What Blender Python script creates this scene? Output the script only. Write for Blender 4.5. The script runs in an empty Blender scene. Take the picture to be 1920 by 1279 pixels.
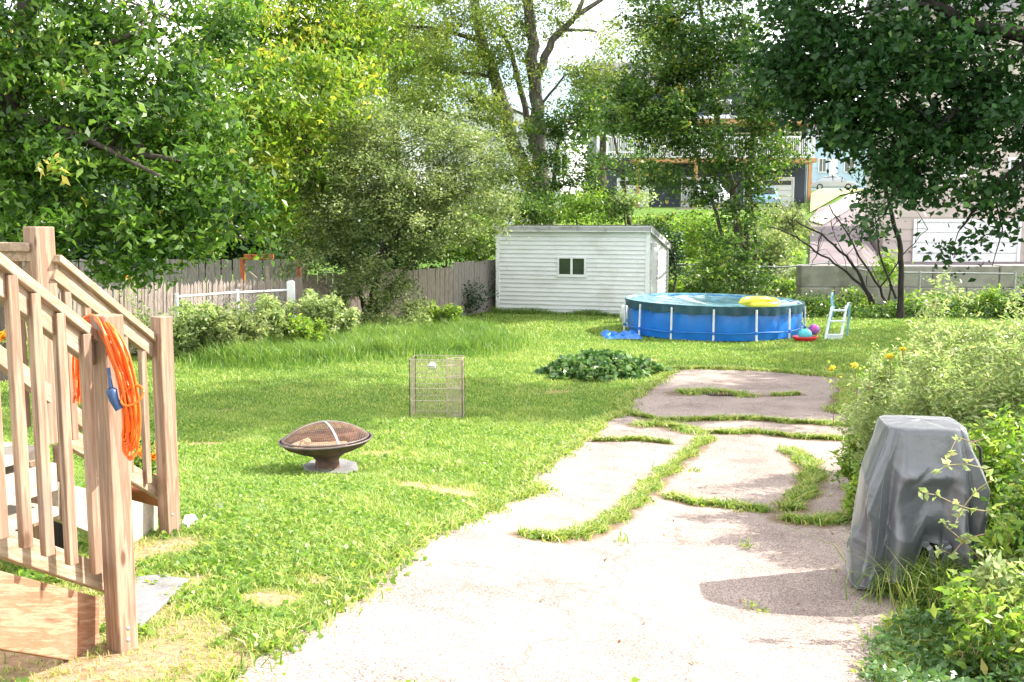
import bpy, bmesh, math, random
import numpy as np
from mathutils import Vector, Matrix
random.seed(7)
RN = np.random.default_rng(7)
SC = bpy.context.scene
COL = SC.collection

# ---------------------------------------------------------------- camera
F = 1900.0; CX = 960.0; CY = 639.5; HC = 2.42
PITCH = math.atan(229.5/F)
cd = bpy.data.cameras.new('camera'); cam = bpy.data.objects.new('camera', cd); COL.objects.link(cam)
cam.location = (0, 0, HC); cam.rotation_euler = (math.pi/2-PITCH, 0, 0)
cd.lens = 36*F/1920; cd.sensor_width = 36; cd.clip_start = 0.05; cd.clip_end = 3000
SC.camera = cam
SC.render.resolution_x = 1024; SC.render.resolution_y = 682

# ---------------------------------------------------------------- sky and sun
SUN = Vector((1.0, 0.31, 0.81)).normalized()
SUN_EL = math.asin(SUN.z); SUN_AZ = math.atan2(SUN.x, SUN.y)
W = bpy.data.worlds.new('World'); SC.world = W; W.use_nodes = True
nt = W.node_tree; nt.nodes.clear()
def N(nt, typ, **kw):
    n = nt.nodes.new(typ)
    for k, v in kw.items(): setattr(n, k, v)
    return n
out = N(nt, 'ShaderNodeOutputWorld'); bg = N(nt, 'ShaderNodeBackground'); sky = N(nt, 'ShaderNodeTexSky')
sky.sky_type = 'NISHITA'; sky.sun_disc = False; sky.sun_elevation = SUN_EL; sky.sun_rotation = SUN_AZ
sky.dust_density = 2.0; sky.ozone_density = 1.5
tc = N(nt, 'ShaderNodeTexCoord'); mp = N(nt, 'ShaderNodeMapping'); mp.inputs['Scale'].default_value = (1, 1, 2.2)
nz = N(nt, 'ShaderNodeTexNoise'); nz.inputs['Scale'].default_value = 2.6; nz.inputs['Detail'].default_value = 7
rp = N(nt, 'ShaderNodeValToRGB'); rp.color_ramp.elements[0].position = 0.40; rp.color_ramp.elements[1].position = 0.58
mx = N(nt, 'ShaderNodeMixRGB'); mx.inputs[2].default_value = (12.0, 11.6, 11.2, 1)
nt.links.new(tc.outputs['Generated'], mp.inputs['Vector']); nt.links.new(mp.outputs[0], nz.inputs['Vector'])
nt.links.new(nz.outputs['Fac'], rp.inputs[0]); nt.links.new(rp.outputs[0], mx.inputs[0])
nt.links.new(sky.outputs[0], mx.inputs[1]); nt.links.new(mx.outputs[0], bg.inputs[0])
bg.inputs['Strength'].default_value = 0.14
nt.links.new(bg.outputs[0], out.inputs[0])
sl = bpy.data.lights.new('sun', 'SUN'); sl.energy = 5.0; sl.angle = math.radians(0.6); sl.color = (1.0, 0.935, 0.85)
so = bpy.data.objects.new('sun', sl); COL.objects.link(so); so.location = (20, 5, 30)
so.rotation_euler = SUN.to_track_quat('Z', 'Y').to_euler()
vs = SC.view_settings; vs.view_transform = 'Standard'; vs.look = 'None'; vs.exposure = 1.36; vs.gamma = 1
SC.render.engine = 'CYCLES'
SC.cycles.max_bounces = 6; SC.cycles.transmission_bounces = 4; SC.cycles.transparent_max_bounces = 6

# ---------------------------------------------------------------- pixels of the photograph -> points of the place
cp, sp = math.cos(PITCH), math.sin(PITCH)
def ray(px, py):
    u = (px-CX)/F; v = (CY-py)/F
    return Vector((u, cp+v*sp, -sp+v*cp))
def P(px, py, Y):
    r = ray(px, py); t = Y/r.y
    return Vector((r.x*t, Y, HC+r.z*t))
LY = [-10, 0, 3.5, 5.2, 8, 12, 20, 400]; LH = [1.35, 1.45, 1.54, 1.65, 2.03, 2.28, 2.42, 2.42]
RY = [-10, 0, 3, 5.2, 8, 12, 20, 400]; RH = [1.7, 1.75, 1.9, 2.09, 2.2, 2.32, 2.42, 2.42]
CYs = [27, 30, 35, 42, 50, 60, 75, 110, 400]; CZ = [0, .2, .95, 1.6, 2.15, 2.8, 3.3, 4.2, 12]
WYs = [28.2, 28.5, 34, 44, 52, 60, 75, 110, 400]; WZ = [0, .5, .75, 1.84, 2.35, 2.9, 4.0, 5.5, 14]
BYs = [28.2, 28.5, 60, 110, 400]; BZ = [0, .45, .45, 5, 14]
LFY = [27, 60, 120, 400]; LFZ = [0, .6, 3, 12]
def ss(a, b, x):
    t = np.clip((x-a)/(b-a), 0, 1); return t*t*(3-2*t)
def gz(X, Y):
    X = np.asarray(X, float); Y = np.asarray(Y, float)
    k = ss(-1.6, 1.9, X)
    h = np.interp(Y, LY, LH)*(1-k)+np.interp(Y, RY, RH)*k
    z = HC-h
    z = z + 0.012*np.sin(X*2.1+1.3)*np.sin(Y*1.7)*ss(30, 24, Y)
    r = X/np.maximum(Y, 1)
    kc = ss(-.10, .02, r); kw = ss(.283, .292, r); kb = ss(.345, .36, r)
    far = np.interp(Y, LFY, LFZ)*(1-kc)+np.interp(Y, CYs, CZ)*kc
    far = far*(1-kw)+np.interp(Y, WYs, WZ)*kw
    far = far*(1-kb)+np.interp(Y, BYs, BZ)*kb
    return np.where(Y > 27, far, z)
def gzs(x, y): return float(gz(x, y))
_Y = np.concatenate([np.arange(.6, 12, .02), np.arange(12, 60, .05), np.arange(60, 300, .5)])
def G(px, py, dz=0.0):
    r = ray(px, py); t = _Y/r.y
    X = r.x*t; Z = HC+r.z*t; d = Z-gz(X, _Y)
    i = int(np.argmax(d < 0)) if (d < 0).any() else len(_Y)-1
    i = max(i, 1); a = d[i-1]/(d[i-1]-d[i]+1e-9); y = _Y[i-1]+(_Y[i]-_Y[i-1])*a
    x = r.x*y/r.y
    return Vector((x, y, gzs(x, y)+dz))

# ---------------------------------------------------------------- objects
def tag(o, label=None, cat=None, group=None, kind=None):
    if label: o['label'] = label
    if cat: o['category'] = cat
    if group: o['group'] = group
    if kind: o['kind'] = kind
    return o
def empty(name, loc, label, cat, group=None):
    o = bpy.data.objects.new(name, None); COL.objects.link(o); o.location = loc; o.empty_display_size = .2
    return tag(o, label, cat, group)
def rootloc(p):
    v = Vector((0, 0, 0))
    while p is not None: v += p.location; p = p.parent
    return v
def link(name, me, mat, parent=None):
    o = bpy.data.objects.new(name, me); COL.objects.link(o)
    if mat: me.materials.append(mat)
    if parent: o.parent = parent
    return o
def copy_tree(o, parent=None):
    c = o.copy(); COL.objects.link(c); c.parent = parent
    for ch in [q for q in COL.objects if q.parent == o]: copy_tree(ch, c)
    return c
class MB:
    def __init__(s): s.v = []; s.f = []; s.sm = []
    def add(s, vs, fs, smooth=False):
        n = len(s.v); s.v += [tuple(v) for v in vs]; s.f += [tuple(i+n for i in f) for f in fs]; s.sm += [smooth]*len(fs); return s
    def box(s, x0, x1, y0, y1, z0, z1):
        return s.add([(x0, y0, z0), (x1, y0, z0), (x1, y1, z0), (x0, y1, z0), (x0, y0, z1), (x1, y0, z1), (x1, y1, z1), (x0, y1, z1)],
                     [(0, 3, 2, 1), (4, 5, 6, 7), (0, 1, 5, 4), (1, 2, 6, 5), (2, 3, 7, 6), (3, 0, 4, 7)])
    def rbox(s, c, sx, sy, sz, yaw=0, M=None):
        M = M or Matrix.Rotation(yaw, 3, 'Z'); c = Vector(c)
        vs = [c+M@Vector((a*sx/2, b*sy/2, d*sz/2)) for d in (-1, 1) for a, b in ((-1, -1), (1, -1), (1, 1), (-1, 1))]
        return s.add(vs, [(0, 3, 2, 1), (4, 5, 6, 7), (0, 1, 5, 4), (1, 2, 6, 5), (2, 3, 7, 6), (3, 0, 4, 7)])
    def bar(s, p, q, w, h, up=(0, 0, 1)):
        p = Vector(p); q = Vector(q); a = (q-p).normalized(); sd = a.cross(Vector(up))
        sd = sd.normalized() if sd.length > 1e-5 else Vector((1, 0, 0)); u = sd.cross(a).normalized()
        vs = [b+sd*(i*w/2)+u*(j*h/2) for b in (p, q) for i, j in ((-1, -1), (1, -1), (1, 1), (-1, 1))]
        return s.add(vs, [(0, 3, 2, 1), (4, 5, 6, 7), (0, 1, 5, 4), (1, 2, 6, 5), (2, 3, 7, 6), (3, 0, 4, 7)])
    def tube(s, pts, r, n=8, caps=True):
        pts = [Vector(p) for p in pts]; m = len(pts); rr = r if isinstance(r, (list, tuple)) else [r]*m
        vs = []; pu = None
        for i, p in enumerate(pts):
            a = (pts[min(i+1, m-1)]-pts[max(i-1, 0)])
            a = a.normalized() if a.length > 1e-9 else Vector((0, 0, 1))
            if pu is None: pu = a.orthogonal().normalized()
            u = pu-a*pu.dot(a); u = u.normalized() if u.length > 1e-6 else a.orthogonal().normalized(); pu = u; w = a.cross(u)
            for k in range(n):
                t = 2*math.pi*k/n; vs.append(p+(u*math.cos(t)+w*math.sin(t))*rr[i])
        fs = [(i*n+k, i*n+(k+1) % n, (i+1)*n+(k+1) % n, (i+1)*n+k) for i in range(m-1) for k in range(n)]
        s.add(vs, fs, True)
        if caps and n > 3: s.add([vs[k] for k in range(n)]+[vs[(m-1)*n+k] for k in range(n)], [tuple(range(n-1, -1, -1)), tuple(range(n, 2*n))])
        return s
    def lathe(s, c, prof, n=32, smooth=True, sx=1, sy=1):
        c = Vector(c); vs = [c+Vector((r*math.cos(2*math.pi*k/n)*sx, r*math.sin(2*math.pi*k/n)*sy, z)) for r, z in prof for k in range(n)]
        return s.add(vs, [(i*n+k, i*n+(k+1) % n, (i+1)*n+(k+1) % n, (i+1)*n+k) for i in range(len(prof)-1) for k in range(n)], smooth)
    def prism(s, pts, ext):
        pts = [Vector(p) for p in pts]; e = Vector(ext); n = len(pts)
        return s.add(pts+[p+e for p in pts], [tuple(range(n)), tuple(range(2*n-1, n-1, -1))]+[(i, i+n, (i+1) % n+n, (i+1) % n) for i in range(n)])
    def build(s, name, mat, parent=None, bevel=0, world=True):
        off = rootloc(parent) if (parent and world) else Vector((0, 0, 0))
        me = bpy.data.meshes.new(name); me.from_pydata([(v[0]-off.x, v[1]-off.y, v[2]-off.z) for v in s.v], [], s.f)
        me.polygons.foreach_set('use_smooth', s.sm)
        bm = bmesh.new(); bm.from_mesh(me); bmesh.ops.recalc_face_normals(bm, faces=bm.faces); bm.to_mesh(me); bm.free()
        me.update(); o = link(name, me, mat, parent)
        if bevel:
            b = o.modifiers.new('bevel', 'BEVEL'); b.width = bevel; b.segments = 2; b.limit_method = 'ANGLE'
        return o
def npmesh(name, V, FQ, mat, parent=None, v=None, smooth=False):
    off = np.array(rootloc(parent)) if parent else np.zeros(3)
    V = np.asarray(V, np.float32)-off.astype(np.float32); FQ = np.asarray(FQ, np.int32); k = FQ.shape[1]; n = len(FQ)
    me = bpy.data.meshes.new(name); me.vertices.add(len(V)); me.vertices.foreach_set('co', V.ravel())
    me.loops.add(n*k); me.loops.foreach_set('vertex_index', FQ.ravel()); me.polygons.add(n)
    me.polygons.foreach_set('loop_start', np.arange(0, n*k, k, dtype=np.int32)); me.polygons.foreach_set('loop_total', np.full(n, k, np.int32))
    if smooth: me.polygons.foreach_set('use_smooth', np.ones(n, bool))
    me.update(calc_edges=True)
    if v is not None:
        dom = 'FACE' if len(v) == n else 'POINT'
        a = me.attributes.new('v', 'FLOAT', dom); a.data.foreach_set('value', np.asarray(v, np.float32))
    return link(name, me, mat, parent)

# ---------------------------------------------------------------- materials
def newmat(name):
    m = bpy.data.materials.new(name); m.use_nodes = True; nt = m.node_tree
    return m, nt, nt.nodes['Principled BSDF'], nt.nodes['Material Output']
def ramp(nt, els):
    r = N(nt, 'ShaderNodeValToRGB'); cr = r.color_ramp
    while len(cr.elements) < len(els): cr.elements.new(.5)
    for e, (p, c) in zip(cr.elements, els): e.position = p; e.color = (*c, 1)
    return r
def mapped(nt, scale, rot=(0, 0, 0)):
    t = N(nt, 'ShaderNodeTexCoord'); m = N(nt, 'ShaderNodeMapping'); m.inputs['Scale'].default_value = scale; m.inputs['Rotation'].default_value = rot
    nt.links.new(t.outputs['Object'], m.inputs['Vector']); return m.outputs[0]
def noise(nt, vec, scale, detail=5, rough=.55):
    n = N(nt, 'ShaderNodeTexNoise'); n.inputs['Scale'].default_value = scale; n.inputs['Detail'].default_value = detail; n.inputs['Roughness'].default_value = rough
    nt.links.new(vec, n.inputs['Vector']); return n.outputs['Fac']
def plain(name, c1, c2=None, scale=6, rough=.6, stretch=(1, 1, 1), bump=0.15, spec=.5, metal=0, dirt=None, rot=(0, 0, 0), lo=.35, hi=.65, fine=60):
    m, nt, b, o = newmat(name); c2 = c2 or tuple(x*.8 for x in c1)
    vec = mapped(nt, stretch, rot); f = noise(nt, vec, scale); r = ramp(nt, [(lo, c1), (hi, c2)])
    nt.links.new(f, r.inputs[0]); col = r.outputs[0]
    if dirt:
        v2 = mapped(nt, (1, 1, 1)); f2 = noise(nt, v2, scale*.37, 8, .7); r2 = ramp(nt, [(.52, (0, 0, 0)), (.72, (1, 1, 1))])
        nt.links.new(f2, r2.inputs[0]); mxn = N(nt, 'ShaderNodeMixRGB'); nt.links.new(r2.outputs[0], mxn.inputs[0])
        nt.links.new(col, mxn.inputs[1]); mxn.inputs[2].default_value = (*dirt, 1); col = mxn.outputs[0]
    nt.links.new(col, b.inputs['Base Color']); b.inputs['Roughness'].default_value = rough
    b.inputs['Specular IOR Level'].default_value = spec; b.inputs['Metallic'].default_value = metal
    if bump:
        f3 = noise(nt, vec, fine, 4); bp = N(nt, 'ShaderNodeBump'); bp.inputs['Strength'].default_value = bump; bp.inputs['Distance'].default_value = .01
        nt.links.new(f3, bp.inputs['Height']); nt.links.new(bp.outputs[0], b.inputs['Normal'])
    return m
def leafmat(name, els, trans=.45, rough=.42, spec=.5, tint=(1.15, 1.2, .75)):
    m, nt, b, o = newmat(name)
    a = N(nt, 'ShaderNodeAttribute'); a.attribute_name = 'v'; r = ramp(nt, els); nt.links.new(a.outputs['Fac'], r.inputs[0])
    nt.links.new(r.outputs[0], b.inputs['Base Color']); b.inputs['Roughness'].default_value = rough; b.inputs['Specular IOR Level'].default_value = spec
    t = N(nt, 'ShaderNodeBsdfTranslucent'); mu = N(nt, 'ShaderNodeMixRGB', blend_type='MULTIPLY'); mu.inputs[0].default_value = 1
    mu.inputs[2].default_value = (*tint, 1); nt.links.new(r.outputs[0], mu.inputs[1]); nt.links.new(mu.outputs[0], t.inputs[0])
    ms = N(nt, 'ShaderNodeMixShader'); ms.inputs[0].default_value = trans
    nt.links.new(b.outputs[0], ms.inputs[1]); nt.links.new(t.outputs[0], ms.inputs[2]); nt.links.new(ms.outputs[0], o.inputs['Surface'])
    return m
def woodmat(name, c1, c2, axis_rot=(0, 0, 0), stretch=(14, 14, .7), stain=None):
    m, nt, b, o = newmat(name)
    vec = mapped(nt, tuple(1/x for x in stretch), axis_rot); vec.node.vector_type = 'TEXTURE'; f = noise(nt, vec, 2.2, 6, .6); r = ramp(nt, [(.3, c1), (.48, c2), (.56, c1), (.72, tuple(x*.62 for x in c2))])
    nt.links.new(f, r.inputs[0]); col = r.outputs[0]
    v2 = mapped(nt, (1, 1, 1)); f2 = noise(nt, v2, 3.1, 6, .65); r2 = ramp(nt, [(.45, (0, 0, 0)), (.7, (1, 1, 1))]); nt.links.new(f2, r2.inputs[0])
    mxn = N(nt, 'ShaderNodeMixRGB'); mm = N(nt, 'ShaderNodeMath', operation='MULTIPLY'); mm.inputs[1].default_value = .55; nt.links.new(r2.outputs[0], mm.inputs[0])
    nt.links.new(mm.outputs[0], mxn.inputs[0]); nt.links.new(col, mxn.inputs[1]); mxn.inputs[2].default_value = (*(stain or (.33, .27, .24)), 1)
    vk = N(nt, 'ShaderNodeTexVoronoi'); vk.inputs['Scale'].default_value = 1.0; nt.links.new(mapped(nt, (9, 9, 3.2)), vk.inputs['Vector']); rk = ramp(nt, [(.06, (1, 1, 1)), (.13, (0, 0, 0))]); nt.links.new(vk.outputs['Distance'], rk.inputs[0]); mk = N(nt, 'ShaderNodeMixRGB'); nt.links.new(rk.outputs[0], mk.inputs[0]); nt.links.new(mxn.outputs[0], mk.inputs[1]); mk.inputs[2].default_value = (.13, .07, .04, 1)
    nt.links.new(mk.outputs[0], b.inputs['Base Color']); b.inputs['Roughness'].default_value = .75; b.inputs['Specular IOR Level'].default_value = .25
    bp = N(nt, 'ShaderNodeBump'); bp.inputs['Strength'].default_value = .35; bp.inputs['Distance'].default_value = .006
    nt.links.new(f, bp.inputs['Height']); nt.links.new(bp.outputs[0], b.inputs['Normal'])
    return m

M = {}
M['bark'] = plain('bark', (.10, .085, .07), (.045, .038, .03), 5, .9, (3, 3, .6), .6, .2)
M['bark_pale'] = plain('bark_pale', (.24, .22, .19), (.10, .09, .075), 5, .9, (3, 3, .6), .6, .2)
M['bark_grey'] = plain('bark_grey', (.15, .135, .115), (.06, .052, .044), 5, .9, (3, 3, .6), .6, .2)
M['bark_dark'] = plain('bark_dark', (.05, .043, .038), (.02, .018, .016), 5, .9, (3, 3, .6), .6, .2)
M['leaf_green'] = leafmat('leaf_green', [(0, (.018, .06, .008)), (.35, (.06, .14, .018)), (.7, (.16, .29, .04)), (.93, (.30, .42, .08)), (1, (.60, .50, .10))], .46)
M['leaf_yellow'] = leafmat('leaf_yellow', [(0, (.06, .15, .016)), (.35, (.18, .30, .03)), (.7, (.36, .44, .05)), (1, (.70, .54, .08))], .5)
M['leaf_olive'] = leafmat('leaf_olive', [(0, (.07, .11, .035)), (.4, (.20, .27, .10)), (.8, (.40, .46, .21)), (1, (.58, .52, .28))], .48)
M['leaf_fine'] = leafmat('leaf_fine', [(0, (.10, .16, .03)), (.5, (.24, .33, .07)), (.9, (.42, .44, .11)), (1, (.58, .44, .12))], .55)
M['leaf_mid'] = leafmat('leaf_mid', [(0, (.02, .06, .012)), (.45, (.075, .155, .028)), (.82, (.20, .31, .05)), (1, (.52, .40, .09))], .45)
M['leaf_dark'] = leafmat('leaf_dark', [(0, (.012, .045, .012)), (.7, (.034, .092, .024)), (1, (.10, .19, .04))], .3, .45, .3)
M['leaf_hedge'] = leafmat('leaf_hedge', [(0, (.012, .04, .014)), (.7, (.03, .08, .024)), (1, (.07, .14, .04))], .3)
M['leaf_bright'] = leafmat('leaf_bright', [(0, (.08, .19, .025)), (.5, (.22, .36, .05)), (1, (.48, .54, .12))], .5)
M['leaf_weed'] = leafmat('leaf_weed', [(0, (.16, .25, .08)), (.5, (.34, .44, .18)), (.9, (.55, .60, .32)), (1, (.62, .52, .24))], .5)
M['leaf_glossy'] = leafmat('leaf_glossy', [(0, (.02, .07, .02)), (.5, (.09, .20, .055)), (.95, (.28, .40, .15)), (1, (.45, .38, .1))], .28, .32, .5)
M['leaf_brown'] = leafmat('leaf_brown', [(0, (.12, .05, .025)), (.6, (.25, .12, .05)), (1, (.36, .22, .10))], .2)
M['petal_yellow'] = leafmat('petal_yellow', [(0, (.75, .55, .03)), (1, (.85, .72, .10))], .4, tint=(1, 1, .6))
M['petal_orange'] = leafmat('petal_orange', [(0, (.80, .28, .02)), (1, (.9, .45, .03))], .3, tint=(1, .9, .6))
M['petal_pink'] = plain('petal_pink', (.75, .04, .25))
M['grass'] = leafmat('grass', [(0, (.055, .15, .018)), (.3, (.17, .30, .045)), (.6, (.36, .45, .11)), (.85, (.55, .56, .20)), (1, (.66, .50, .26))], .42)
M['grass_tall'] = leafmat('grass_tall', [(0, (.05, .15, .02)), (.4, (.15, .28, .045)), (.75, (.32, .42, .10)), (1, (.60, .52, .26))], .45)
GA = (0, 0, math.radians(-83))
M['wood'] = woodmat('wood', (.40, .27, .19), (.22, .135, .09), stain=(.20, .15, .125))
M['wood_rail'] = woodmat('wood_rail', (.43, .32, .23), (.25, .17, .11), (math.radians(63), 0, 0), stain=(.27, .21, .18))
M['wood_board'] = woodmat('wood_board', (.42, .24, .155), (.27, .12, .065), (math.radians(68), 0, 0), (15, 15, .3), (.33, .22, .16))
M['wood_pale'] = plain('wood_pale', (.46, .40, .33), (.34, .28, .22), 9, .8, (3, 3, 3), .2)
M['fence_grey'] = plain('fence_grey', (.34, .31, .285), (.20, .18, .165), 9, .9, (6, 6, .8), .4, .2)
M['fence_pale'] = plain('fence_pale', (.38, .325, .29), (.23, .185, .16), 7, .9, (8, 8, .8), .4, .2)
M['white_vinyl'] = plain('white_vinyl', (.74, .76, .78), (.66, .68, .70), 2.2, .45, (1, 1, 3), .04, dirt=(.52, .52, .48))
M['white_trim'] = plain('white_trim', (.78, .80, .82), (.70, .72, .73), 5, .5, bump=.05)
M['white_peel'] = plain('white_peel', (.72, .72, .72), (.60, .60, .60), 6, .8, (1, 1, 4), .5, dirt=(.22, .21, .20), fine=30)
M['roof_felt'] = plain('roof_felt', (.22, .21, .20), (.14, .135, .13), 8, .95)
M['glass_dark'] = plain('glass_dark', (.018, .024, .026), (.03, .045, .04), 3, .08, bump=0, spec=.7)
M['metal_white'] = plain('metal_white', (.72, .74, .76), (.6, .62, .64), 20, .4, bump=.03)
M['metal_grey'] = plain('metal_grey', (.45, .46, .46), (.30, .31, .31), 20, .4, bump=.05, metal=.6)
M['wire'] = plain('wire', (.50, .44, .34), (.34, .28, .2), 20, .5, bump=0, metal=.2)
M['rust'] = plain('rust', (.13, .075, .05), (.055, .04, .035), 14, .8, bump=.3, metal=.1, dirt=(.22, .10, .05))
M['pit_metal'] = plain('pit_metal', (.16, .13, .12), (.085, .07, .065), 12, .55, bump=.2, metal=.3)
M['mesh_wire'] = plain('mesh_wire', (.30, .17, .11), (.16, .10, .075), 12, .6, bump=0, metal=.1)
M['blue_pool'] = plain('blue_pool', (.010, .17, .62), (.008, .14, .52), 3, .35, bump=.05, dirt=(.02, .22, .66))
M['cover_navy'] = plain('cover_navy', (.018, .075, .12), (.012, .05, .085), 4, .38, bump=.2)
M['cover_top'] = plain('cover_top', (.14, .30, .36), (.06, .17, .24), 2.5, .16, (1, 1, 1), .5, .8, fine=4)
M['blue_tarp'] = plain('blue_tarp', (.02, .2, .65), (.015, .14, .5), 7, .4)
M['float_yellow'] = plain('float_yellow', (.80, .70, .06), (.72, .60, .04), 5, .35, bump=.03)
M['ball_pink'] = plain('ball_pink', (.70, .12, .42), (.62, .1, .38), 5, .35, bump=0)
M['ball_violet'] = plain('ball_violet', (.42, .14, .60), (.36, .12, .5), 5, .35, bump=0)
M['teal'] = plain('teal', (.08, .48, .55), (.06, .4, .5), 5, .4, bump=0)
M['red'] = plain('red', (.60, .03, .03), (.5, .02, .03), 5, .4, bump=0)
M['ladder_blue'] = plain('ladder_blue', (.25, .48, .60), (.2, .42, .55), 5, .4, bump=0)
M['ladder_white'] = plain('ladder_white', (.66, .74, .76), (.56, .65, .68), 9, .5, bump=0)
M['orange_cord'] = plain('orange_cord', (.90, .17, .015), (.80, .12, .01), 20, .38, bump=0)
M['navy_plug'] = plain('navy_plug', (.02, .06, .16), (.03, .09, .22), 20, .4, bump=0)
M['black'] = plain('black', (.012, .012, .012), (.02, .02, .02), 9, .6)
M['terracotta'] = plain('terracotta', (.42, .12, .06), (.35, .1, .05), 9, .8)
M['stone'] = plain('stone', (.21, .205, .21), (.15, .145, .15), 12, .9, bump=.3, dirt=(.2, .19, .18))
M['stone_pale'] = plain('stone_pale', (.6, .57, .52), (.45, .42, .38), 9, .9, bump=.3)
M['block'] = plain('block', (.36, .345, .31), (.25, .24, .215), 2.6, .9, bump=.4, dirt=(.15, .15, .12))
M['log'] = plain('log', (.62, .45, .30), (.45, .30, .18), 16, .85, (1, 6, 6), .3)
M['log_bark'] = plain('log_bark', (.24, .12, .07), (.12, .06, .04), 16, .9, (1, 6, 6), .5)
M['siding_navy'] = plain('siding_navy', (.050, .065, .085), (.035, .048, .065), 1.2, .7, bump=.05)
M['siding_white'] = plain('siding_white', (.66, .68, .71), (.56, .58, .61), 1.1, .7, bump=.05)
M['siding_beige'] = plain('siding_beige', (.52, .45, .41), (.44, .385, .35), .9, .85, bump=.1)
M['siding_blue'] = plain('siding_blue', (.42, .55, .66), (.36, .48, .6), 1.1, .7, bump=.05)
M['deck_wood'] = plain('deck_wood', (.46, .26, .11), (.36, .19, .08), 3, .8)
M['shingle'] = plain('shingle', (.14, .14, .15), (.08, .08, .09), 6, .95, bump=.4)
M['orange_wood'] = plain('orange_wood', (.50, .14, .05), (.40, .1, .04), 8, .8)
M['car_white'] = plain('car_white', (.62, .65, .68), (.60, .63, .66), 1, .2, bump=0)
M['car_blue'] = plain('car_blue', (.20, .34, .52), (.18, .32, .5), 1, .2, bump=0)
M['car_silver'] = plain('car_silver', (.42, .44, .46), (.40, .42, .44), 1, .22, bump=0, metal=.3)
M['tyre'] = plain('tyre', (.015, .015, .016), (.02, .02, .02), 9, .8)
M['lamp_lens'] = plain('lamp_lens', (.55, .05, .04), (.5, .04, .04), 5, .2, bump=0)

# fabric of the grill cover
def fabric():
    m, nt, b, o = newmat('cover_fabric')
    vec = mapped(nt, (1, 1, 1)); f = noise(nt, vec, 2.2, 5); r = ramp(nt, [(.35, (.105, .114, .128)), (.65, (.074, .081, .092))]); nt.links.new(f, r.inputs[0])
    nt.links.new(r.outputs[0], b.inputs['Base Color']); b.inputs['Roughness'].default_value = .36; b.inputs['Specular IOR Level'].default_value = .9
    b.inputs['Sheen Weight'].default_value = .42; b.inputs['Sheen Roughness'].default_value = .3
    f3 = noise(nt, vec, 7, 4); bp = N(nt, 'ShaderNodeBump'); bp.inputs['Strength'].default_value = .35; bp.inputs['Distance'].default_value = .03
    nt.links.new(f3, bp.inputs['Height']); nt.links.new(bp.outputs[0], b.inputs['Normal']); return m
M['cover_fabric'] = fabric()

# lawn soil: attribute v = bare earth 0..1
def groundmat():
    m, nt, b, o = newmat('lawn_ground')
    vec = mapped(nt, (1, 1, 1)); f = noise(nt, vec, 9, 8, .7); r = ramp(nt, [(.3, (.045, .10, .018)), (.55, (.10, .18, .03)), (.75, (.16, .20, .06))]); nt.links.new(f, r.inputs[0])
    f2 = noise(nt, vec, 22, 8, .75); r2 = ramp(nt, [(.3, (.20, .12, .075)), (.5, (.38, .25, .16)), (.72, (.50, .38, .25))]); nt.links.new(f2, r2.inputs[0])
    a = N(nt, 'ShaderNodeAttribute'); a.attribute_name = 'v'
    mxn = N(nt, 'ShaderNodeMixRGB'); nt.links.new(a.outputs['Fac'], mxn.inputs[0]); nt.links.new(r.outputs[0], mxn.inputs[1]); nt.links.new(r2.outputs[0], mxn.inputs[2])
    nt.links.new(mxn.outputs[0], b.inputs['Base Color']); b.inputs['Roughness'].default_value = .95; b.inputs['Specular IOR Level'].default_value = .1
    bp = N(nt, 'ShaderNodeBump'); bp.inputs['Strength'].default_value = .7; bp.inputs['Distance'].default_value = .03
    nt.links.new(f2, bp.inputs['Height']); nt.links.new(bp.outputs[0], b.inputs['Normal']); return m
M['lawn_ground'] = groundmat()
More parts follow.
